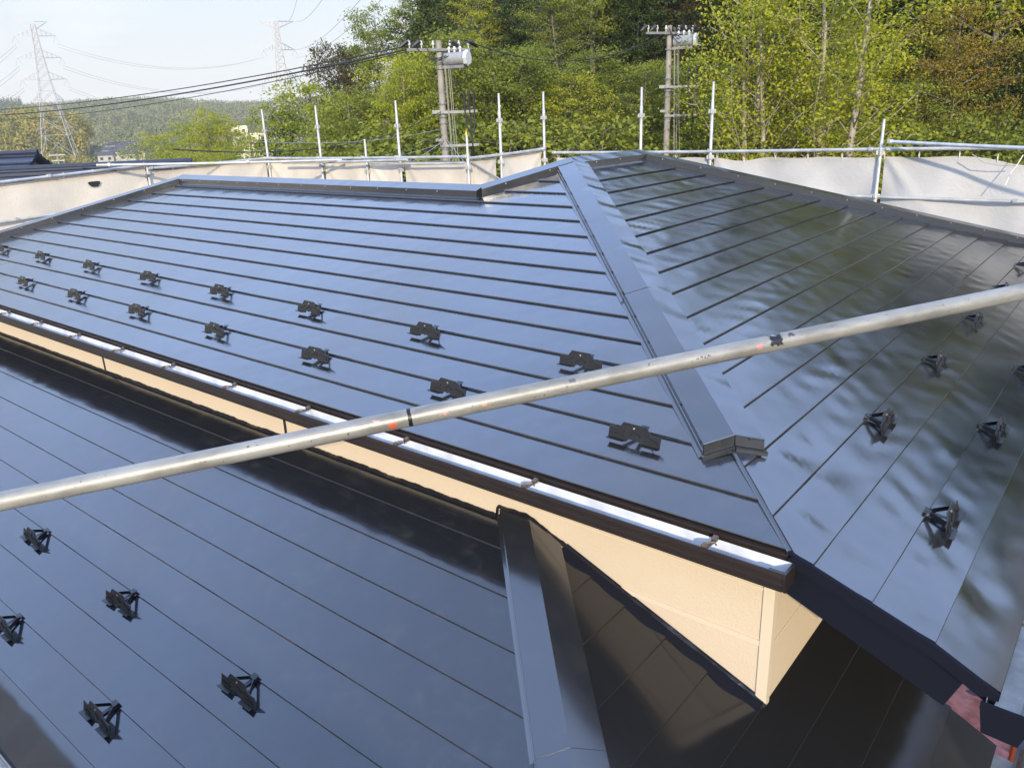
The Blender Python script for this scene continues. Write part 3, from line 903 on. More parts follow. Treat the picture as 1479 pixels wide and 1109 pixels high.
rail((-2.12, 9.12, 1.272), (.76, 7.97, 1.197), 'shiny scaffold pipe angled across the top of the white sheet at the right', mat='galv', clamps=(.01,))
rail((-8.0, 9.22, .54), (1.6, 9.22, .50), 'lower scaffold rail crossing the white sheet at the right', clamps=(.6, .78))

# sheets -----------------------------------------------------------------
def mesh_sheet(a, b, ztop0, ztop1, zbot, mat, label, nrm, seed, sag=.016, fold=.034, ties=True, name='mesh_sheet', droop=None):
    a, b = np.array([*a, 0.]), np.array([*b, 0.])
    rg = np.random.default_rng(seed)
    d = b - a; Ln = np.linalg.norm(d)
    nu, nv = max(12, int(Ln / .05)), 56
    uu = np.linspace(0, 1, nu + 1)
    nrm = np.array([*nrm, 0.])
    k = rg.uniform(2, 9, 6); ph = rg.uniform(0, 6.28, 6); sl = rg.uniform(-2.5, 2.5, 6); am = rg.uniform(.3, 1, 6)
    rows = []
    for j in range(nv + 1):
        q = (j / nv) ** 1.6
        zt = ztop0 + (ztop1 - ztop0) * uu
        zt = zt - sag * np.abs(np.sin(uu * Ln * math.pi / .9)) ** 1.5 * (1 - q) ** 6
        if droop is not None:
            zt = zt - droop[2] * np.exp(-((uu * Ln - droop[0]) / droop[1]) ** 2) * (1 - q) ** 8
        zz = zt + (zbot - zt) * q
        dep = ztop0 - zz
        w_ = sum(am[i] * np.sin(k[i] * (uu * Ln) + sl[i] * dep * 2.2 + ph[i]) for i in range(6)) * fold * .5
        w_ = w_ * np.minimum(1, .25 + dep * 1.5)
        # tension creases running out of the tied corners
        for cx, sg in ((0, 1), (Ln, -1)):
            t_ = (uu * Ln - cx) * sg
            w_ = w_ + fold * .8 * np.exp(-((t_ - dep * .9) / .07) ** 2) * np.exp(-dep * .9) - fold * .5 * np.exp(-((t_ - dep * .45) / .05) ** 2) * np.exp(-dep)
        rows.append([tuple(a + d * u + nrm * ww + np.array([0, 0, z])) for u, ww, z in zip(uu, w_, zz)])
    mb = MB(); mb.sweep(rows)
    o = mb.build(name, M[mat], None, smooth=70, recalc=False)
    tag(o, label, 'scaffold sheet', 'pale mesh sheets hung round the scaffold')
    hem = MB()
    hem.sweep([[tuple(np.array(p) - nrm * .004 + np.array([0, 0, .002])), tuple(np.array(q_) - nrm * .004)] for p, q_ in zip(rows[0], rows[3])])
    h = hem.build('hem', M[mat], o, smooth=60, recalc=False)
    if ties:
        for i in range(max(2, int(Ln / .45)) + 1):
            t = (i + .5 * (i == 0) * .2) / max(2, int(Ln / .45))
            jx = min(nu, int(t * nu))
            p = np.array(rows[0][jx])
            mb = MB()
            dz = rg.uniform(.05, .09)
            mb.tube([p + (0, 0, -.03), p - nrm * .03 + (0, 0, dz * .6), p + (0, 0, dz), p + nrm * .03 + (0, 0, dz * .5), p + (0, 0, -.03)], .0045, 5)
            if rg.random() < .45:
                e = rg.uniform(-.06, .06)
                mb.tube([p - nrm * .012 + (0, 0, -.02), p - nrm * .03 + d / Ln * e + (0, 0, -.10), p - nrm * .02 + d / Ln * e * 1.8 + (0, 0, -.2)], .0035, 4)
            mb.build('tie', M['rope'], o)
    return o
GZB = -5.6
mesh_sheet((-13.87, -3.7), (-13.87, 4.38), .83, 1.13, GZB, 'sheet_warm_sun', 'warm cream sheet with a small black hole at the far left', (1, 0), 1, fold=.05)
mesh_sheet((-13.87, 4.43), (-13.87, 7.0), 1.06, 1.08, GZB, 'sheet_warm_sun', 'cream sheet panel between the short left post and the apartment block post', (1, 0), 2)
mesh_sheet((-13.78, 7.06), (-12.05, 7.06), 1.07, 1.09, GZB, 'sheet_warm_sun', 'creased sheet panel right of the apartment block post', (0, -1), 3)
mesh_sheet((-11.97, 7.06), (-10.72, 7.06), 1.08, 1.09, GZB, 'sheet_warm_sun', 'narrow sheet panel left of the short plain post', (0, -1), 4)
mesh_sheet((-10.65, 7.06), (-9.79, 7.06), 1.09, 1.1, GZB, 'sheet_warm_sun', 'smallest sheet panel, directly left of the near utility pole', (0, -1), 5)
mesh_sheet((-9.71, 7.06), (-8.06, 7.06), 1.10, 1.12, GZB, 'sheet_warm_sun', 'stained sheet panel below the near utility pole', (0, -1), 6)
mesh_sheet((-8.07, 6.93), (-8.07, 7.69), 1.12, 1.13, GZB, 'sheet_warm_sun', 'dim sheet panel behind the short diagonal brace', (1, 0), 7)
mesh_sheet((-8.07, 7.76), (-8.07, 8.96), 1.14, 1.16, GZB, 'sheet_warm_sun', 'brightest warm sheet panel beside the house peak', (1, 0), 8)
mesh_sheet((-7.95, 9.29), (-6.16, 9.29), 1.02, 1.03, GZB, 'sheet_less_sun', 'white sheet panel just visible over the main ridge', (0, -1), 9)
mesh_sheet((-6.08, 9.29), (-4.87, 9.29), 1.03, 1.04, GZB, 'sheet_less_sun', 'white sheet panel between the posts either side of the far utility pole', (0, -1), 10)
mesh_sheet((-4.79, 9.29), (-2.28, 9.29), 1.04, 1.06, GZB, 'sheet_less_sun', 'wide white sheet panel left of the thick right post', (0, -1), 11, droop=(.45, .3, .04))
mesh_sheet((-2.20, 9.29), (1.6, 9.29), 1.06, 1.10, GZB, 'sheet_less_sun', 'rippled white sheet at the right with a sagging top corner', (0, -1), 12, fold=.05, droop=(1.75, .34, .12))
# the same sheeting continues along the near sides of the scaffold, out of the picture
mesh_sheet((1.85, 9.25), (1.85, -.6), 1.05, .95, GZB, 'sheet_less_sun', 'pale sheet on the right side of the scaffold, mirrored in the side roof eave', (-1, 0), 13, ties=False)
mesh_sheet((1.0, -3.75), (-13.8, -3.75), .25, .25, GZB, 'sheet_less_sun', 'pale sheet on the near side of the scaffold, mirrored in the lower roof eave', (0, 1), 14, ties=False)
# dark tear in the cream sheet, and slack cords
mb = MB()
hx = at(136, 266, 13.9); hx = CAM + (hx - CAM) * ((-13.84 - CAM[0]) / (hx[0] - CAM[0]))
mb.add([hx + (.012, .10 * math.cos(t) * (1 + .25 * math.sin(3 * t)), .065 * math.sin(t) * (1 + .3 * math.cos(2 * t))) for t in np.linspace(0, 6.0, 14)], [tuple(range(14))])
o = mb.build('tear', M['black'], None); o.parent = bpy.data.objects['mesh_sheet']
for lab, pts in (('thin slack cord hanging from the sagging top of the white sheet', [at(1404, 223, 10.2), at(1422, 235, 10.15), at(1445, 239, 10.1), at(1470, 239, 10.0)]),
                 ('pale cord end dangling over the white sheet at the right edge', [at(1478, 224, 9.9), at(1468, 240, 9.95), at(1460, 250, 10.), at(1452, 268, 10.)])):
    mb = MB(); mb.tube(pts, .006, 6)
    tag(mb.build('cord', M['rope'] if 'pale' in lab else M['wire'], None), lab, 'cord')

# foreground pipe --------------------------------------------------------
def pipe_mat():
    m, t, b = mat_new('foreground_pipe_zinc')
    N = t.nodes.new; K = t.links.new
    tcn = N('ShaderNodeTexCoord')
    n = N('ShaderNodeTexNoise'); n.inputs['Scale'].default_value = 14; n.inputs['Detail'].default_value = 6; n.inputs['Roughness'].default_value = .65
    mpn = N('ShaderNodeMapping'); mpn.inputs['Scale'].default_value = (.35, 1, 1)
    K(tcn.outputs['Object'], mpn.inputs['Vector']); K(mpn.outputs['Vector'], n.inputs['Vector'])
    r = N('ShaderNodeValToRGB')
    r.color_ramp.elements[0].position = .32; r.color_ramp.elements[0].color = (.16, .152, .132, 1)
    r.color_ramp.elements[1].position = .62; r.color_ramp.elements[1].color = (.30, .288, .255, 1)
    K(n.outputs['Fac'], r.inputs['Fac'])
    sp = N('ShaderNodeSeparateXYZ'); K(tcn.outputs['Object'], sp.inputs[0])
    cur = r.outputs['Color']
    nn = N('ShaderNodeTexNoise'); nn.inputs['Scale'].default_value = 95; nn.inputs['Detail'].default_value = 4
    K(tcn.outputs['Object'], nn.inputs['Vector'])
    # small dark specks all along the pipe
    th = N('ShaderNodeMath'); th.operation = 'GREATER_THAN'; th.inputs[1].default_value = .70; K(nn.outputs['Fac'], th.inputs[0])
    mx = N('ShaderNodeMix'); mx.data_type = 'RGBA'; mx.inputs['B'].default_value = (.10, .09, .08, 1)
    K(th.outputs[0], mx.inputs['Factor']); K(cur, mx.inputs['A']); cur = mx.outputs['Result']
    # paint marks: (x along the pipe, half length, colour, cover, side limit)
    for x0, hl, colr, cov, zc, zh in PIPE_MARKS:
        a = N('ShaderNodeMath'); a.operation = 'SUBTRACT'; a.inputs[1].default_value = x0; K(sp.outputs['X'], a.inputs[0])
        ab = N('ShaderNodeMath'); ab.operation = 'ABSOLUTE'; K(a.outputs[0], ab.inputs[0])
        dv = N('ShaderNodeMath'); dv.operation = 'DIVIDE'; dv.inputs[1].default_value = hl; K(ab.outputs[0], dv.inputs[0])
        z1 = N('ShaderNodeMath'); z1.operation = 'SUBTRACT'; z1.inputs[1].default_value = zc; K(sp.outputs['Z'], z1.inputs[0])
        z2 = N('ShaderNodeMath'); z2.operation = 'ABSOLUTE'; K(z1.outputs[0], z2.inputs[0])
        z3 = N('ShaderNodeMath'); z3.operation = 'DIVIDE'; z3.inputs[1].default_value = zh; K(z2.outputs[0], z3.inputs[0])
        mxm = N('ShaderNodeMath'); mxm.operation = 'MAXIMUM'; K(dv.outputs[0], mxm.inputs[0]); K(z3.outputs[0], mxm.inputs[1])
        s1 = N('ShaderNodeMath'); s1.operation = 'MULTIPLY_ADD'; s1.inputs[1].default_value = 1.6; s1.inputs[2].default_value = cov - .8
        K(nn.outputs['Fac'], s1.inputs[0])
        g = N('ShaderNodeMath'); g.operation = 'SUBTRACT'; K(s1.outputs[0], g.inputs[0]); K(mxm.outputs[0], g.inputs[1])
        g2_ = N('ShaderNodeMapRange'); g2_.inputs['From Min'].default_value = 0; g2_.inputs['From Max'].default_value = .25; K(g.outputs[0], g2_.inputs['Value'])
        mx = N('ShaderNodeMix'); mx.data_type = 'RGBA'; mx.inputs['B'].default_value = (*colr, 1)
        K(g2_.outputs['Result'], mx.inputs['Factor']); K(cur, mx.inputs['A']); cur = mx.outputs['Result']
    K(cur, b.inputs['Base Color'])
    b.inputs['Metallic'].default_value = .35
    rr = N('ShaderNodeMapRange'); rr.inputs['To Min'].default_value = .34; rr.inputs['To Max'].default_value = .56
    K(n.outputs['Fac'], rr.inputs['Value']); K(rr.outputs['Result'], b.inputs['Roughness'])
    bp = N('ShaderNodeBump'); bp.inputs['Distance'].default_value = .0007; bp.inputs['Strength'].default_value = .8
    n3 = N('ShaderNodeTexNoise'); n3.inputs['Scale'].default_value = 60; n3.inputs['Detail'].default_value = 4
    K(tcn.outputs['Object'], n3.inputs['Vector']); K(n3.outputs['Fac'], bp.inputs['Height']); K(bp.outputs['Normal'], b.inputs['Normal'])
    return m
pa, pb = at(0, 724, 1.92), at(1479, 421, 2.25)
pd = pb - pa; PL = np.linalg.norm(pd); pu = pd / PL
def along(px):
    """distance along the pipe axis (from pa) of photo column px"""
    lo, hi = -1.0, PL + 1
    for _ in range(50):
        mid = (lo + hi) / 2
        c = pa + pu * mid - CAM
        x = PW / 2 + FPX * (c @ _r) / (c @ _f)
        lo, hi = (mid, hi) if x < px else (lo, mid)
    return lo
PIPE_MARKS = [
    (along(592), .0045, (.012, .012, .013), 1.25, 0, .06),
    (along(567), .016, (.55, .12, .06), .75, -.004, .016),
    (along(545), .020, (.62, .30, .24), .45, .012, .012),
    (along(640), .03, (.60, .32, .26), .35, .0, .012),
    (along(697), .012, (.62, .26, .18), .62, .002, .010),
    (along(1092), .010, (.60, .20, .17), .72, .006, .010),
    (along(1117), .020, (.014, .014, .018), .98, .012, .014),
    (along(1140), .022, (.05, .05, .06), .45, .020, .010),
    (along(825), .018, (.10, .10, .12), .55, .016, .009),
]
# two-letter-like scribble is a row of short pen strokes
fp = empty('scaffold_pipe', tuple(pa), 'long weathered scaffold pipe crossing the foreground with black and red paint marks', 'scaffold pipe')
ux = Vector(tuple(pu)); uz = (Vector((0, 0, 1)) - ux * ux.z).normalized(); uy = uz.cross(ux)
fp.matrix_world = Matrix(((ux[0], uy[0], uz[0], pa[0]), (ux[1], uy[1], uz[1], pa[1]), (ux[2], uy[2], uz[2], pa[2]), (0, 0, 0, 1)))
mb = MB(); mb.tube([(x, 0, 0) for x in np.linspace(-1.3, PL + 1.3, 40)], .0243, 40)
mb.build('pipe_tube', pipe_mat(), fp, smooth=40)
mb = MB()
xs = along(1012)
def onp(x, ang): return (xs - x, -.02445 * math.cos(ang), .02445 * math.sin(ang))
for x0, a0, x1, a1 in ((.020, .28, .014, .55), (.014, .55, .010, .28), (.018, .38, .011, .38), (.006, .5, .001, .3), (.001, .3, .006, .28), (-.004, .55, -.004, .28), (-.004, .4, -.010, .55), (-.006, .42, -.011, .28), (-.016, .48, -.016, .28), (-.016, .28, -.022, .34)):
    mb.tube([onp(-x0, a0), onp(-x1, a1)], .0008, 4)
mb.build('pen_scribble', M['black'], fp)

# ------------------------------------------------------------------ tarp and neighbours at the lower right
mb = MB()
rows = []
for i in range(40):
    row = []
    for j in range(30):
        x = -.3 + i / 39 * 1.15; y = 1.25 + j / 29 * 2.4
        row.append((x, y, -2.52 + .018 * math.sin(y * 26 + 3 * x) + .012 * math.sin(y * 11 + x * 7) + .01 * math.sin(x * 21)))
    rows.append(row)
mb.sweep(rows)
tp = tag(mb.build('tarp', M['tarp'], None, smooth=60), 'wrinkled pink tarp below the end of the white gutter', 'tarp')
mb = MB(); mb.sweep([[(x + .84, y, z + .006) for x, z in ((0, -2.515), (.015, -2.50), (.035, -2.52))] for y in np.linspace(1.2, 3.7, 12)])
o = mb.build('orange_hem', simple('orange_band', (.68, .12, .03), .5), None); o.parent = tp
cp = empty('shed', (1.4, 3, -5.8), 'low shed with a blue grey metal roof beyond the right eave', 'shed')
mb = MB()
for k in range(9):
    y = -1.2 + k * 1.1
    mb.box((-.75 - 1.0, y - 3, 3.22), (1.9, y + 1.085 - 3, 3.255)); 
mb.build('shed_roof', M['carport'], cp)
mb = MB()
for k in range(10):
    y = -1.2 + k * 1.1 - 3
    mb.box((-1.75, y - .02, 3.2551), (1.9, y + .004, 3.285))
mb.build('roof_seams', M['carport'], cp)
mb = MB(); mb.box((-1.65, -4.0, 0), (1.8, 5.3, 3.2)); mb.build('shed_wall', M['wall'], cp)

# neighbour house with a navy roof behind the left sheets
def gable_house(name, px, Z, zr, wid, dep, label, cat, wall, roof, ang=0., slope=.4, ribs=0, zb=None, windows=0, group=None, eave=.4, zadd=0):
    x, y = ground_at(px, Z)
    zb = float(terrain(x, y)) if zb is None else zb
    o = empty(name, (x, y, zb), label, cat, group)
    o.rotation_euler.z = ang
    ht = zr - zb; he = ht - slope * (dep / 2)
    mb = MB()
    a, b = wid / 2, dep / 2
    mb.add([(-a, -b, -1.5), (a, -b, -1.5), (a, b, -1.5), (-a, b, -1.5), (-a, -b, he), (a, -b, he), (a, b, he), (-a, b, he), (-a, 0, ht - .12), (a, 0, ht - .12)],
           [(0, 1, 5, 4), (2, 3, 7, 6), (1, 2, 6, 9, 5), (3, 0, 4, 8, 7)])
    wl_ = mb.build('wall', wall, o, recalc=False)
    mb = MB(); e = eave
    for sg in (-1, 1):
        mb.prism([(-a - e, 0, ht), (-a - e, sg * (b + e), ht - slope * (b + e)), (-a - e, sg * (b + e), ht - slope * (b + e) - .15), (-a - e, 0, ht - .15)], (2 * (a + e), 0, 0))
        for k in range(ribs):
            q = (k + .5) / ribs * (b + e)
            mb.obox((0, sg * q, ht - slope * q + .03), (a + e, 0, 0), (0, .05, 0), (0, 0, .03))
    mb.tube([(-a - e, 0, ht + .02), (a + e, 0, ht + .02)], .12, 6)
    mb.build('roof', roof, o)
    for k in range(windows):
        mb = MB(); wx = -a + (k + .5) * wid / windows
        mb.box((wx - .45, -b - .05, he - 1.7), (wx + .45, -b - .005, he - .8)); mb.build('window', M['win'], o)
    return o
M['win'] = simple('window_glass', (.03, .04, .05), .15)
M['pale_wall'] = simple('pale_render', (.36, .34, .30), .8, var=.08)
M['grey_roof'] = simple('grey_roof', (.07, .072, .08), .8, var=.2, spec=.2)
M['red_roof'] = simple('red_roof', (.36, .09, .07), .6, var=.2)
gable_house('neighbour_house', 38, 27, .60, 9.6, 7, 'neighbouring house with a ribbed navy roof behind the cream sheet', 'house', M['pale_wall'], M['navy_tile'], ang=YAW * -1 + .25, ribs=10, slope=.32, windows=3)
gable_house('neighbour_house', -78, 32, 1.0, 6, 7, 'navy roofed house cut by the left edge of the picture', 'house', M['pale_wall'], M['navy_tile'], ang=-YAW + .1, ribs=7, slope=.45, windows=1)
gable_house('neighbour_house', 36, 70, -1.2, 7, 6, 'small house with a faded red roof beyond the navy roof', 'house', M['pale_wall'], M['red_roof'], ang=-YAW + .3, slope=.45, windows=2)
hz_ = [(152, 219, 300, 9), (160, 212, 330, 8), (168, 221, 290, 9), (176, 215, 310, 10), (186, 211, 330, 11), (193, 219, 285, 10), (201, 207, 345, 9), (206, 214, 310, 8), (146, 226, 270, 8), (178, 224, 270, 9)]
labs = ['cottage nearest the orange hill in the village cluster', 'grey roofed house uppermost at the left of the village cluster', 'pale house low in the village cluster beside the orange hill', 'grey roofed house in the middle of the village cluster',
        'long grey roofed house high in the village cluster', 'cream fronted house low at the right of the village cluster', 'topmost far house against the green slope', 'small far house at the right end of the village cluster', 'lowest far house touching the orange hill', 'pale walled house nearest the scaffold rail in the village cluster']
for k, (px, py, Z_, wd) in enumerate(hz_):
    zr = at(px, py - 6, Z_)[2]
    gable_house('village_house', px, Z_, zr, wd * .62, 5, labs[k], 'house', M['pale_wall'], M['grey_roof'], ang=-YAW + random.uniform(-.5, .5), slope=.38, eave=.2, zb=zr - 5.2, windows=2, group='far village houses')
# pale apartment block
x, y = ground_at(372, 260)
zt = at(368, 181, 260)[2]
ab = empty('apartment_block', (x, y, zt - 13), 'pale yellow apartment block half hidden by leaves behind the left posts', 'apartment block')
ab.rotation_euler.z = -YAW + .3
for k, (x0, w_, h_) in enumerate(((-6, 5, 13), (-.5, 5, 10.5), (5, 5.5, 8.5))):
    mb = MB(); mb.box((x0 - w_ / 2, -4 + .1 * k, -6), (x0 + w_ / 2, 4, h_)); mb.build('wall', simple('pale_yellow_wall', (.72, .66, .48), .8), ab)
    for fl in range(4):
        for q in (-1.3, 1.3):
            mb = MB(); mb.box((x0 + q - .4, -4.08 + .1 * k, h_ - 1.9 - fl * 2.8), (x0 + q + .4, -4.005 + .1 * k, h_ - 1.1 - fl * 2.8)); mb.build('window', M['win'], ab)

# ------------------------------------------------------------------ utility poles
def utility_pole(px, pytop, Z_, label, flip=False):
    x, y = ground_at(px, Z_)
    zb = float(terrain(x, y)); zt = at(px, pytop, Z_)[2]
    o = empty('utility_pole', (x, y, zb), label, 'utility pole', 'concrete utility poles by the wood')
    h = zt - zb
    o.rotation_euler.z = -0.0
    R_ = np.array([*RH, 0]); F_ = np.array([*FH, 0]); U_ = np.array([0, 0, 1.0])
    mb = MB(); mb.tube([(0, 0, -.5), (0, 0, h * .5), (0, 0, h)], [.165, .135, .10], 14); mb.build('pole', M['concrete'], o, smooth=40)
    for zc in (h - 2.05, h - 2.5, h - 2.72, h - 3.6, h - .9):
        mb = MB(); mb.tube([U_ * (zc - .03), U_ * (zc + .03)], .16, 12); mb.build('band', M['galv_dark'], o)
    # main crossarm, seen obliquely
    ax = R_ * .85 + F_ * .35; ax /= np.linalg.norm(ax)
    mb = MB(); mb.obox(U_ * (h - .30) - F_ * .14, ax * 1.15, np.cross(ax, U_) * .04, U_ * .045); mb.build('crossarm', M['galv_dark'], o)
    for k, s_ in enumerate((-1.05, -.62, -.2, .42, .75, 1.1)):
        c = ax * s_ + U_ * (h - .25) - F_ * .14
        mb = MB()
        mb.tube([c, c + U_ * .08, c + U_ * .10, c + U_ * .16, c + U_ * .17, c + U_ * .24], [.02, .02, .05, .05, .035, .03], 8)
        mb.build('insulator', M['porcelain'], o)
        if k in (0, 1, 3, 5):
            mb = MB(); t_ = -ax if k < 3 else ax
            mb.tube([c + U_ * .16 - ax * .03, c + U_ * .20 + t_ * .10, c + U_ * .10 + t_ * .24, c + U_ * .02 + t_ * .36], [.05, .085, .07, .03], 8); mb.build('insulator_cover', M['black'], o)
    # horizontal tank with a pale end
    c = R_ * .62 - F_ * .25 + U_ * (h - .62)
    mb = MB(); a = R_ * .9 - F_ * .44; a /= np.linalg.norm(a)
    mb.tube([c - a * .50, c - a * .46, c + a * .30, c + a * .32], [.16, .22, .22, .20], 16); mb.build('transformer', M['tank'], o, smooth=40)
    mb = MB(); mb.tube([c + a * .33, c + a * .36, c + a * .44, c + a * .47], [.20, .27, .27, .22], 8); mb.build('transformer_end', M['tank_end'], o)
    mb = MB(); mb.obox(c - a * .1 - U_ * .26, a * .42, np.cross(a, U_) * .14, U_ * .05); mb.build('tank_cradle', M['galv_dark'], o)
    for k in range(3):
        mb = MB(); q = c + a * (-.30 + .22 * k) + U_ * .20; mb.tube([q, q + U_ * .10, q + U_ * .11, q + U_ * .20], [.04, .04, .07, .03], 8); mb.build('bushing', M['porcelain'], o)
    # two side arms and the three cable risers
    for zc in (h - 2.36, h - 3.5):
        mb = MB(); mb.obox(U_ * zc + R_ * .55 - F_ * .16, R_ * .70, F_ * .035, U_ * .045); mb.build('side_arm', M['galv_dark'], o)
    for k in range(3):
        q = R_ * (.80 + .17 * k) - F_ * .22 + U_ * (h - 2.3)
        mb = MB(); mb.tube([q, q + U_ * .62, q + U_ * .64 ], [.035, .045, .02], 8)
        e = R_ * (1.02) - F_ * .22 + U_ * (h - 3.45)
        mb.tube([q, q - U_ * .35 + (e - q) * .18, e + U_ * .25, e, e - U_ * 1.2], .028, 6)
        mb.build('cable_riser', M['black'], o)
    for k, (s_, e_) in enumerate(((.17, .30), (.20, .36), (.30, .42), (.36, .58))):
        mb = MB(); mb.tube([R_ * s_ - F_ * .2 + U_ * (h - .8), R_ * (s_ + .04) - F_ * .2 + U_ * (h - 2.4), R_ * e_ - F_ * .2 + U_ * (h - 6)], .012, 5); mb.build('down_lead', M['lead_wire'], o)
    # loops of jumper cable round the head
    mb = MB()
    for k in range(5):
        a0 = random.uniform(-1, 1); a1 = random.uniform(-.6, .9)
        p0 = ax * a0 + U_ * (h - .1) - F_ * .2; p1 = R_ * a1 - F_ * .3 + U_ * (h - .5)
        mid = (p0 + p1) / 2 - U_ * random.uniform(.15, .4) - F_ * .15
        mb.tube([p0, (p0 + mid) / 2 - U_ * .08, mid, (p1 + mid) / 2 - U_ * .06, p1], .014, 5)
    mb.build('jumper_cable', M['black'], o)
    mb = MB(); mb.obox(-R_ * .22 + U_ * (h - 2.34), R_ * .16, F_ * .05, U_ * .06); mb.build('cable_box', M['galv_dark'], o); mb = MB(); mb.obox(-R_ * .2 - U_ * (3.3 - h), R_ * .12, F_ * .06, U_ * .05); mb.build('cable_box', M['galv_dark'], o)
    return np.array([x, y, zb]), h
P1, H1 = utility_pole(640, 62, 28, 'near concrete utility pole with a grey transformer, left of the house peak')
P2, H2 = utility_pole(964, 41, 33, 'farther utility pole with a white ended transformer in front of the wood')

def cable(a, b, sag, rad, label, mat='black', n=24, name='power_line', cat='power line', group=None):
    a, b = np.array(a, float), np.array(b, float)
    mb = MB(); mb.tube([a + (b - a) * i / n - np.array([0, 0, 4 * sag * (i / n) * (1 - i / n)]) for i in range(n + 1)], rad, 6)
    tag(mb.build(name, M[mat], None, smooth=60), label, cat, group)
hd = P1 + (0, 0, H1)
cable(hd - np.array([*RH, 0]) * .9 + (0, 0, -.1), at(-160, 158, 62), .85, .022, 'upper of the two black cables running left from the near utility pole')
cable(hd - np.array([*RH, 0]) * .95 + (0, 0, -.22), at(-160, 167, 61), .85, .032, 'thick lower black cable running left from the near utility pole')
cable(hd - np.array([*RH, 0]) * .85 + (0, 0, -.26), at(-160, 170, 60.5), 1.05, .016, 'slack cable looping under the two black ones left of the near utility pole')
for k, (zz, e, sg, r_, lab) in enumerate(((-2.3, at(250, 216, 14), .5, .012, 'thin wire dropping left from the near pole to the tall left posts'), (-3.1, at(120, 243, 17), .6, .014, 'long wire sloping from the near pole to the navy roof'),
                              (-3.4, at(60, 262, 18), .5, .010, 'pale wire below the long one sloping to the cream sheet'), (-2.9, at(380, 205, 20), .2, .010, 'faint teal wire left of the near utility pole'))):
    cable(P1 + (0, 0, H1 + zz), e, sg, r_, lab, 'wire' if k > 1 else 'black')
cable(P1 + (0, 0, H1 - 3.3), at(575, 245, 24), .05, .014, 'stay wire slanting down left from the near utility pole', 'wire')
cable(P1 + (0, 0, H1 - 3.2), at(675, 240, 26), .0, .012, 'stay wire slanting down right from the near utility pole', 'wire')
cable(hd + np.array([*RH, 0]) * .9, P2 + (0, 0, H2 - .2), .9, .02, 'cable sagging between the two utility poles', 'black')
cable(P2 + (0, 0, H2 - .2) + np.array([*RH, 0]) * 1.0, at(1600, 40, 50), .6, .02, 'cable leaving the far utility pole to the right', 'black')
for k, (px, py, Z_, hh) in enumerate(((75, 222, 130, 9), (28, 227, 110, 9))):
    x, y = ground_at(px, Z_); zt = at(px, py, Z_)[2]
    o = empty('utility_pole', (x, y, zt - hh), ('tiny far utility pole with two arms before the orange hill', 'tiny far utility pole above the red roof')[k], 'utility pole')
    mb = MB(); mb.tube([(0, 0, -3), (0, 0, hh)], [.2, .13], 8); mb.build('pole', M['concrete'], o)
    mb = MB(); mb.obox((0, 0, hh - .3), np.array([*RH, 0]) * 1.4, np.array([*FH, 0]) * .08, (0, 0, .08)); mb.obox((0, 0, hh - 1.2), np.array([*RH, 0]) * 1.1, np.array([*FH, 0]) * .08, (0, 0, .08)); mb.build('crossarm', M['galv_far'], o)

# ------------------------------------------------------------------ transmission towers
def pylon(px, pytop, Z_, hgt, label, arms, base_w, th):
    x, y = ground_at(px, Z_)
    zt = at(px, pytop, Z_)[2]
    o = empty('transmission_tower', (x, y, zt - hgt), label, 'transmission tower')
    R_ = np.array([*RH, 0]); F_ = np.array([*FH, 0])
    c_, s_ = math.cos(.35), math.sin(.35)
    R_, F_ = R_ * c_ + F_ * s_, F_ * c_ - R_ * s_
    def wd(z):
        t = z / hgt
        return base_w * ((1 - t) ** 1.6 * .5) + base_w * .075
    def P(ix, iy, z): return R_ * ix * wd(z) + F_ * iy * wd(z) + np.array([0, 0, z])
    legs = MB()
    zs = [0]
    while zs[-1] < hgt - 1: zs.append(min(hgt, zs[-1] + max(2.6, wd(zs[-1]) * 1.5)))
    for ix, iy in ((1, 1), (1, -1), (-1, -1), (-1, 1)):
        legs.tube([P(ix, iy, z) for z in zs], th, 4)
    legs.build('leg_frame', M['steel_pylon'], o)
    br = MB()
    cs = [(1, 1), (1, -1), (-1, -1), (-1, 1)]
    for a, b in zip(zs[:-1], zs[1:]):
        for k in range(4):
            i0, i1 = cs[k], cs[(k + 1) % 4]
            br.tube([P(*i0, a), P(*i1, b)], th * .6, 3); br.tube([P(*i1, a), P(*i0, b)], th * .6, 3); br.tube([P(*i0, b), P(*i1, b)], th * .5, 3)
    br.build('lattice', M['steel_pylon'], o)
    tips = []
    for zf, ln, up in arms:
        z = zf * hgt
        mb = MB()
        for sg in (-1, 1):
            tip = R_ * sg * ln + np.array([0, 0, z])
            for iy in (-1, 1):
                mb.tube([P(sg, iy, z), tip], th * .7, 3); mb.tube([P(sg, iy, z + (-2.4 if up else 2.6)), tip], th * .7, 3)
                for q in (.25, .5, .75):
                    mb.tube([P(sg, iy, z) * (1 - q) + tip * q, P(sg, iy, z + (-2.4 if up else 2.6)) * (1 - q) + tip * q], th * .5, 3)
            tips.append((sg, np.array([x, y, zt - hgt]) + tip))
        mb.build('crossarm', M['steel_pylon'], o)
        if not up:
            mb = MB()
            for sg in (-1, 1):
                tip = R_ * sg * ln + np.array([0, 0, z])
                for d in (-1, 1):
                    mb.tube([tip, tip + R_ * d * 1.1 - (0, 0, 2.3)], th * .55, 4)
            mb.build('insulator_string', M['steel_pylon'], o)
    return tips
t1 = pylon(80, 37, 285, 46, 'tall pale lattice transmission tower standing behind the orange hill', [(1.0, 4.7, True), (.90, 6.4, False), (.745, 6.8, False), (.59, 7.0, False), (.44, 4.8, False), (.225, 5.8, False)], 9.5, .095)
t2 = pylon(416, 36, 330, 58, 'darker transmission tower rising behind the trees near the wood', [(1.0, 7.0, True), (.815, 6.2, False), (.64, 6.4, False), (.44, 6.6, False)], 13, .165)
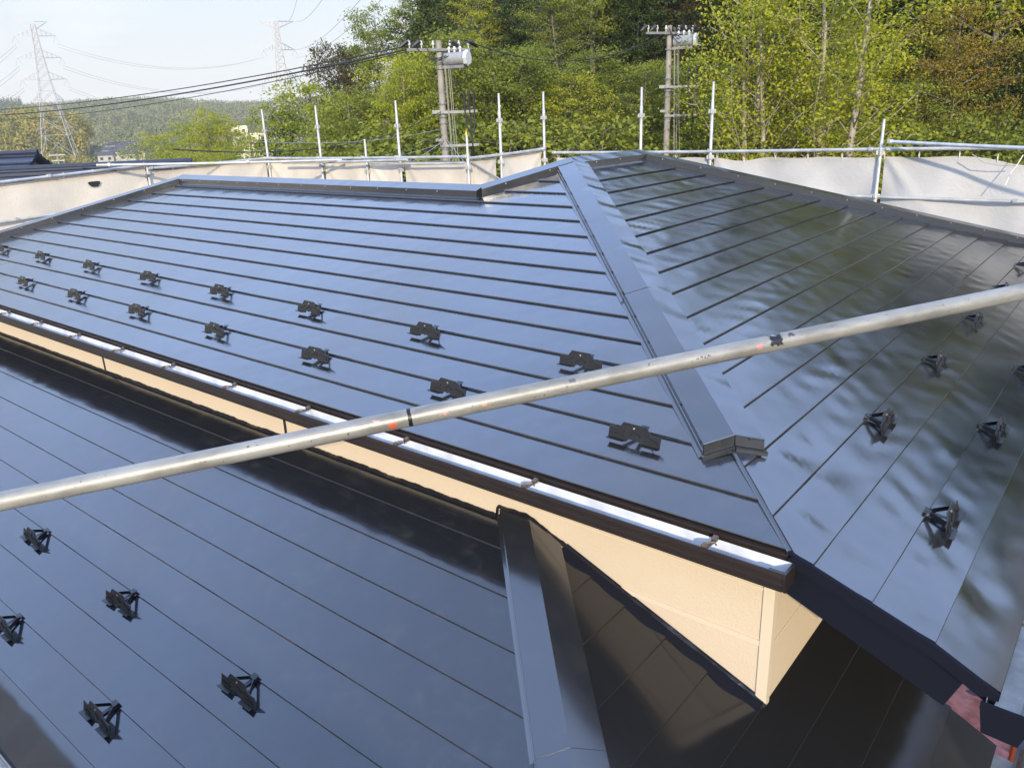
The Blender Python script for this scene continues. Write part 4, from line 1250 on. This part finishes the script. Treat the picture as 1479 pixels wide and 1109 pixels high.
pairs = [(3, 'first'), (5, 'second'), (7, 'third')]
ords = ['top', 'second', 'third', 'fourth', 'lowest']
def tips_of(t, sg): return [p for s_, p in t if s_ == sg]
r1, l2, l1, r2 = tips_of(t1, 1), tips_of(t2, -1), tips_of(t1, -1), tips_of(t2, 1)
for k in (1, 2, 3):
    for j, dz in enumerate((-2.6, -3.6)):
        cable(r1[k] + (0, 0, dz), l2[k] + (0, 0, dz + (1 if j else 0)), 6, .055, '%s wire of the %s pair strung between the two transmission towers' % (('upper', 'lower')[j], ('top', 'middle', 'bottom')[k - 1]), 'wire', n=40)
for k in (1, 2, 3):
    for j in range(2):
        cable(l1[k] + (0, 0, -2.6 - j), at(-120, 95 + 30 * k + 16 * j - 20, 300), 5, .05, '%s wire leaving the pale tower to the left at its %s arm' % (('upper', 'lower')[j], ('top', 'middle', 'bottom')[k - 1]), 'wire', n=20)
for k, (tip, e) in enumerate(((r2[0], at(500, -60, 120)), (r2[0] - np.array([*RH, 0]) * 3, at(440, -60, 140)), (r2[1], at(570, -60, 110)), (r2[1] + (0, 0, -3), at(620, -70, 100)), (r2[2], at(640, -10, 100)))):
    cable(tip, e, 3, .045, '%s wire climbing from the darker tower to the top of the picture' % ('inner', 'leftmost', 'middle', 'right', 'lowest')[k], 'wire', n=20)

# ------------------------------------------------------------------ trees
def leaf_quads(C, Nrm, size, rg, aspect=.62):
    n = len(C)
    t = rg.normal(size=(n, 3)); t -= (t * Nrm).sum(1, keepdims=True) * Nrm
    t /= np.linalg.norm(t, axis=1, keepdims=True) + 1e-9
    b = np.cross(Nrm, t)
    s_ = size * rg.uniform(.65, 1.35, (n, 1))
    bend = Nrm * s_ * .12
    V = np.stack([C - t * s_ * .5 - bend, C + b * s_ * aspect * .5, C + t * s_ * .5 - bend, C - b * s_ * aspect * .5], 1).reshape(-1, 3)
    F = np.arange(n * 4).reshape(-1, 4)
    return V, F

def tree_meshes(name, seed, H, R, base, nlimb, leaf, per, style='round', trunks=1):
    """returns trunk mesh and crown mesh, rooted at the origin"""
    rg = np.random.default_rng(seed)
    tb = MB()
    C, Nn = [], []
    for tr in range(trunks):
        lean = np.clip(rg.normal(0, .035, 2), -.05, .05)
        off = rg.normal(0, .35, 2) * (trunks > 1)
        pts = []
        hh = H * (1 if tr == 0 else rg.uniform(.75, .95))
        for i in range(9):
            t = i / 8
            pts.append(np.array([off[0] + lean[0] * hh * t + .12 * math.sin(3 * t + tr), off[1] + lean[1] * hh * t + .10 * math.cos(4 * t + tr), hh * t * .96 - .3]))
        rad = [R * (.050 if trunks > 1 else .038) * (1 - .85 * (i / 8)) + .015 for i in range(9)]
        tb.tube(pts, rad, 7)
        def tp(t):
            f = t * 8; i = min(7, int(f)); return pts[i] + (pts[i + 1] - pts[i]) * (f - i)
        nl = nlimb // trunks
        for k in range(nl):
            t = base + (1 - base) * ((k + rg.uniform(.1, .9)) / nl)
            az = k * 2.4 + rg.uniform(-.5, .5)
            q = (t - base) / (1 - base)
            if style == 'cone': rl = R * (1.03 - q) * rg.uniform(.75, 1.1)
            elif style == 'tall': rl = R * (.5 + .5 * math.sin(math.pi * (.15 + .8 * q))) * rg.uniform(.6, 1.05)
            else: rl = R * math.sqrt(max(.06, 1 - (1.7 * q - .75) ** 2 * .95)) * rg.uniform(.65, 1.1)
            up = {'cone': -.15, 'tall': .9, 'round': .45, 'spray': .40}[style] * rg.uniform(.6, 1.3)
            d = np.array([math.cos(az), math.sin(az), up])
            p0 = tp(t)
            lp = [p0 + d * rl * s_ + np.array([0, 0, -.10 * rl * s_ * s_ if style != 'tall' else .1 * rl * s_]) + rg.normal(0, .05 * rl, 3) * s_ for s_ in (0, .35, .7, 1)]
            r0 = max(.016, R * (.028 if style == 'tall' else .045) * (1 - .8 * t) * .5)
            tb.tube(lp, [r0, r0 * .7, r0 * .45, r0 * .15], 5)
            ntw = max(2, int(rl * 2.5))
            for m in range(ntw):
                s_ = .28 + .74 * (m + rg.random()) / ntw
                f = min(s_, .999) * 3; i = min(2, int(f)); p = lp[i] + (lp[i + 1] - lp[i]) * (f - i)
                dv = rg.normal(0, 1, 3) * (1, 1, .45); dv /= np.linalg.norm(dv)
                tl = rg.uniform(.25, .8) * (.35 + .16 * R)
                e = p + dv * tl + np.array([0, 0, .12 * tl])
                if rg.random() < .6: tb.tube([p, (p + e) / 2 + rg.normal(0, .04, 3), e], [r0 * .4 + .004, r0 * .25 + .003, .003], 3, cap=False)
                nlv = int(per * rg.uniform(.5, 1.4))
                sg = np.array([.36, .36, .13 if style == 'spray' else .085 if style == 'cone' else .19]) * (.5 + .15 * R) * rg.uniform(.55, 1.25)
                pc = rg.normal(0, 1, (nlv, 3)) * sg
                pc[:, 2] -= .10 * (pc[:, 0] ** 2 + pc[:, 1] ** 2)
                along_ = rg.random((nlv, 1))
                C.append(p + (e - p) * along_ + pc)
                nn = rg.normal(0, .55, (nlv, 3)) + np.array([0, 0, 1.0]) + pc * .5
                Nn.append(nn)
    C = np.concatenate(C); Nn = np.concatenate(Nn); Nn /= np.linalg.norm(Nn, axis=1, keepdims=True)
    V, F = leaf_quads(C, Nn, leaf, rg)
    me = np_mesh(name + '_crown', V, F)
    bmz = bpy.data.meshes.new(name + '_trunk'); bmz.from_pydata(tb.v, [], tb.f); bmz.shade_smooth()
    return bmz, me

KINDS = {}
def kind(key, seeds, *a, leafmat, bark, **kw):
    out = []
    for s_ in seeds:
        t_, c = tree_meshes(key + str(s_), s_, *a, **kw)
        t_.materials.append(M[bark]); c.materials.append(M[leafmat]); out.append((t_, c))
    KINDS[key] = (out, a[0])
kind('spray', (1, 2, 3), 10, 3.6, .18, 46, .145, 60, style='spray', leafmat='leaf_mid', bark='bark')
kind('spraybright', (4, 5), 10, 3.4, .18, 44, .135, 62, style='spray', leafmat='leaf_bright', bark='bark')
kind('round', (6, 7), 10, 3.5, .22, 44, .19, 46, style='round', leafmat='leaf_mid', bark='bark')
kind('dark', (8, 9), 10, 3.0, .10, 48, .20, 46, style='round', leafmat='leaf_dark', bark='bark_dark')
kind('cedar', (10, 11), 12, 2.4, .12, 56, .20, 40, style='cone', leafmat='leaf_dark', bark='bark_dark')
kind('bright', (12, 13), 10, 3.0, .16, 66, .105, 58, style='tall', leafmat='leaf_bright', bark='bark_pale', trunks=3)
kind('orange', (14,), 10, 3.8, .20, 48, .13, 64, style='spray', leafmat='leaf_orange', bark='bark')
kind('brown', (15,), 10, 3.2, .2, 46, .15, 64, style='round', leafmat='leaf_brown', bark='bark_dark')
kind('bush', (16, 17), 4, 2.6, .05, 36, .15, 36, style='round', leafmat='leaf_mid', bark='bark')
def tree(key, px, Z_, pytop, label, group=None, i=0, name='tree', wide=1.0, cat='tree', base=None):
    protos, H = KINDS[key]
    t_, c = protos[i % len(protos)]
    x, y = ground_at(px, Z_)
    zb = float(terrain(x, y)) if base is None else base
    zt = at(px, pytop, Z_)[2]
    s_ = max(.25, (zt - zb) / H)
    o = empty(name, (x, y, zb), label, cat, group)
    o.rotation_euler.z = random.uniform(0, 6.28)
    o.scale = (s_ * wide, s_ * wide, s_)
    link_mesh('trunk', t_, None, o); link_mesh('crown', c, None, o)
    return o
GW = 'trees of the dense wood behind the scaffold'
# marked trees one can single out
tree('brown', 500, 52, 52, 'reddish brown tree standing against the sky at the left edge of the wood', wide=.62)
tree('spraybright', 452, 44, 108, 'bright green rounded tree lowest at the left edge of the wood', wide=1.0, i=0)
tree('dark', 408, 50, 150, 'dark olive bushy tree just right of the apartment block', wide=.75)
tree('spray', 556, 52, 12, 'tall green tree behind the reddish brown one against the sky', i=1, wide=.7)
tree('dark', 525, 58, 58, 'dark tree filling in behind the reddish brown one', wide=.6)
tree('spraybright', 577, 36, 72, 'small bright yellow green tree just left of the near utility pole', i=1, wide=.55)
tree('spray', 600, 60, -25, 'tree touching the top of the picture left of the near utility pole', i=2, wide=.7)
tree('bright', 1085, 31, -60, 'left one of the two sunlit yellow green trees right of the far utility pole', i=0, wide=.85, name='tree')
tree('bright', 1195, 30, -75, 'biggest sunlit yellow green tree with pale forked trunks', i=1, wide=1.0)
tree('orange', 1385, 36, -5, 'orange tinted spring tree near the right edge', wide=.78)
tree('bush', 1430, 34, 160, 'dark green shrub under the orange tinted tree', wide=.5, name='shrub', cat='shrub')
tree('dark', 1520, 48, -140, 'very dark evergreen filling the top right corner', wide=1.2)
tree('cedar', 1330, 56, -120, 'dark conifer behind the orange tinted tree', wide=1.2)
# the rest of the wood
rows_ = [
    # px, Z, pytop, kind
    (505, 40, 128, 'spray'), (545, 38, 110, 'spray'), (600, 42, 60, 'spraybright'), (665, 39, 40, 'spray'), (700, 37, 84, 'round'), (760, 38, 60, 'spray'),
    (820, 37, 96, 'spraybright'), (865, 38, 62, 'spray'), (915, 38, 88, 'spray'), (955, 43, 90, 'round'), (1000, 38, 92, 'spray'), (1040, 36, 130, 'spraybright'),
    (1135, 42, 40, 'dark'), (1260, 37, 30, 'spraybright'), (1300, 35, 110, 'spray'), (1460, 40, 60, 'dark'), (1400, 43, 120, 'dark'),
    (625, 50, -8, 'dark'), (690, 48, -20, 'spraybright'), (745, 50, -30, 'dark'), (805, 47, -15, 'spray'), (860, 49, -30, 'dark'), (910, 48, -10, 'dark'), (975, 50, -20, 'brown'),
    (1040, 48, -20, 'dark'), (1100, 47, -20, 'dark'), (1170, 47, -30, 'dark'), (1240, 48, -40, 'dark'), (1310, 47, -20, 'dark'), (1400, 50, -60, 'dark'), (1475, 56, -80, 'cedar'),
    (660, 60, -60, 'dark'), (720, 62, -80, 'spray'), (790, 60, -75, 'dark'), (850, 62, -90, 'cedar'), (920, 60, -80, 'spray'), (990, 62, -90, 'dark'), (1060, 62, -90, 'round'), (1130, 60, -90, 'dark'),
    (1200, 62, -100, 'cedar'), (1270, 62, -100, 'dark'), (1350, 64, -110, 'cedar'), (1430, 66, -120, 'cedar'),
    (1560, 40, -20, 'round'), (1640, 44, -60, 'spray'), (1740, 46, -60, 'dark'), (1850, 48, -60, 'spray'), (1600, 60, -120, 'cedar'), (1720, 62, -120, 'dark'),
    (690, 76, -120, 'dark'), (780, 76, -130, 'cedar'), (870, 78, -140, 'dark'), (960, 78, -140, 'cedar'), (1060, 78, -140, 'dark'), (1160, 78, -140, 'cedar'), (1260, 80, -150, 'dark'),
]
# tall trees up the slope; the right-hand part is what the side roof mirrors
def tops(az, dist, elev):
    a_ = math.radians(az)
    x = CAM[0] + dist * math.sin(a_); y = CAM[1] + dist * math.cos(a_)
    return x, y, CAM[2] + dist * math.tan(math.radians(elev))
lab_kind = {'spray': 'mid green tree with layered sprays of young leaves in the wood', 'spraybright': 'bright yellow green tree among the darker ones of the wood', 'round': 'full rounded mid green tree in the wood', 'dark': 'dark evergreen deep in the wood', 'cedar': 'dark conifer at the back of the wood', 'brown': 'brownish thinly leaved tree behind the far utility pole'}
for k, (px, Z_, py, kd) in enumerate(rows_):
    tree(kd, px + random.uniform(-8, 8), Z_ + random.uniform(-1.5, 1.5), py + random.uniform(-8, 8), lab_kind[kd], GW + ', ' + kd.replace('spraybright', 'bright').replace('spray', 'layered'), i=k)
_k = 0
for dist, elev, step, az0 in ((54, 17, 5.0, -34), (64, 20, 4.6, -31), (76, 22.4, 4.2, -28)):
    az = az0
    while az < 34:
        kd = ('spray', 'dark', 'round', 'cedar', 'spray', 'spraybright', 'dark')[_k % 7]
        x, y, zt = tops(az + random.uniform(-1, 1), dist + random.uniform(-3, 3), elev + random.uniform(-1.6, 1.6))
        protos, H = KINDS[kd]
        t_, c = protos[_k % len(protos)]
        zb = float(terrain(x, y)); s_ = (zt - zb) / H
        wdt = s_ * (1.15 if kd == 'cedar' else .72)
        o = empty('tree', (x, y, zb), lab_kind[kd], 'tree', GW + ', ' + kd.replace('spraybright', 'bright').replace('spray', 'layered'))
        o.rotation_euler.z = random.uniform(0, 6.28); o.scale = (wdt, wdt, s_)
        link_mesh('trunk', t_, None, o); link_mesh('crown', c, None, o)
        _k += 1; az += step
for k, px in enumerate(range(500, 1500, 62)):
    tree('bush', px + random.uniform(-15, 15), 34 + random.uniform(-1, 3), 188 + random.uniform(-22, 8), 'leafy green bush at the foot of the wood behind the scaffold rail', 'bushes at the foot of the wood', i=k, name='bush', cat='bush')
# lighter trees in the valley at the left
for k, (px, Z_, py, kd, wd_, lab) in enumerate([
    (235, 120, 186, 'spraybright', 1.3, 'low bright green tree right of the far village'), (262, 105, 168, 'spraybright', .9, 'pale green tree left of the tallest one in the valley'), (298, 98, 150, 'spraybright', .6, 'tallest yellow green tree in the valley left of the posts'),
    (332, 100, 156, 'spraybright', .6, 'yellow green tree right beside the tallest one in the valley'), (355, 108, 182, 'spraybright', .9, 'bright green tree in front of the apartment block'), (212, 100, 224, 'spraybright', .9, 'lowest bright bush behind the left scaffold rail'),
    (318, 85, 205, 'spraybright', 1.0, 'broad leafy tree low behind the scaffold left of the tall posts'), (270, 88, 212, 'spraybright', 1.1, 'bright leafy crown just above the loose scaffold pipe'), (385, 70, 196, 'spray', .8, 'green tree below the dark olive one')]):
    tree(kd, px, Z_, py, lab, 'light green valley trees', i=k, wide=wd_)

# far woods: thousands of crowns that read as one mass
def far_wood(name, label, pts, mat, leaf, per, rad, seed, conif=.3):
    rg = np.random.default_rng(seed)
    n = len(pts)
    R_ = rad * rg.uniform(.7, 1.3, n); con = rg.random(n) < conif
    Hh = R_ * np.where(con, 2.6, 1.5)
    tint = np.clip(rg.normal(.55, .28, n), 0, 1) * np.where(con, .15, 1)
    d = rg.normal(size=(n, per, 3)); d[..., 2] = np.abs(d[..., 2]) * .9 - .15; d /= np.linalg.norm(d, axis=2, keepdims=True)
    rr = rg.uniform(.72, 1.06, (n, per, 1)) * (1 + .22 * np.sin(d[..., :1] * 5 + d[..., 1:2] * 4 + rg.uniform(0, 6, (n, 1, 1))))
    off = d * rr * np.stack([R_, R_, Hh], -1)[:, None, :]
    zf = np.clip(off[..., 2] / Hh[:, None], 0, 1)
    sh = np.where(con[:, None], 1 - .85 * zf, 1.0)
    off[..., 0] *= sh; off[..., 1] *= sh
    C = (pts[:, None, :] + np.array([0, 0, 1.0]) * (R_ * .8)[:, None, None] + off).reshape(-1, 3)
    Nn = (d + rg.normal(0, .45, d.shape)).reshape(-1, 3); Nn /= np.linalg.norm(Nn, axis=1, keepdims=True)
    V, F = leaf_quads(C, Nn, leaf, rg, aspect=.8)
    at_ = np.clip(np.repeat(tint, per) + rg.normal(0, .08, n * per), 0, 1)
    tag(link_mesh(name, np_mesh(name, V, F, at_), M[mat]), label, 'wood', None, 'stuff')
def scat(n, pxr, Zr, seed, cond=None):
    rg = np.random.default_rng(seed)
    Zs = np.sqrt(rg.uniform(Zr[0] ** 2, Zr[1] ** 2, n)); px = rg.uniform(*pxr, n)
    X = (px - PW / 2) / FPX * Zs
    x = CAM[0] + FH[0] * Zs + RH[0] * X; y = CAM[1] + FH[1] * Zs + RH[1] * X
    P_ = np.stack([x, y, terrain(x, y)], -1)
    return P_
far_wood('far_wood', 'hazy mixed wood covering the far ridge under the sky', scat(3400, (-160, 560), (430, 880), 3), 'wood_far', 1.15, 120, 4.2, 3, .35)
far_wood('knoll_wood', 'rounded orange and green wood on the near hill under the pale tower', scat(420, (-130, 165), (285, 400), 4), 'wood_knoll', .85, 330, 4.4, 4, .05)
far_wood('valley_wood', 'green wood on the valley floor between the hill and the pale block', scat(500, (-120, 470), (150, 330), 6)[:260], 'wood_far', .7, 200, 2.6, 6, .1)

# undergrowth of the slope between the trunks
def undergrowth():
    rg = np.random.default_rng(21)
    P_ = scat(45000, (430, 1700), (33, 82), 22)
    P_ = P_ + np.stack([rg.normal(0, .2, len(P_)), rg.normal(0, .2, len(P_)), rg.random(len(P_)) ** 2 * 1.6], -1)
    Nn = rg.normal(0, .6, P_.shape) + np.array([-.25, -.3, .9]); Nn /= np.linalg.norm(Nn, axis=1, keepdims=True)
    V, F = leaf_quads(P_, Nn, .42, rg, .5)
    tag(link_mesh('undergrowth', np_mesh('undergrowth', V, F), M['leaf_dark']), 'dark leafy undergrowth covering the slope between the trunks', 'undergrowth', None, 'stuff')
undergrowth()

# thin spring haze over the valley
mh = bpy.data.materials.new('haze'); mh.use_nodes = True
t_ = mh.node_tree
for n_ in list(t_.nodes):
    if n_.type == 'BSDF_PRINCIPLED': t_.nodes.remove(n_)
pv = t_.nodes.new('ShaderNodeVolumePrincipled')
pv.inputs['Color'].default_value = (.97, .95, .92, 1)
pv.inputs['Density'].default_value = 0.00024
pv.inputs['Anisotropy'].default_value = 0.0
t_.links.new(pv.outputs[0], t_.nodes['Material Output'].inputs['Volume'])
mb = MB(); mb.box((-1900, -1900, -26), (1900, 1900, 75))
tag(mb.build('haze', mh, None), 'thin pale haze filling the valley air', 'haze', None, 'stuff')
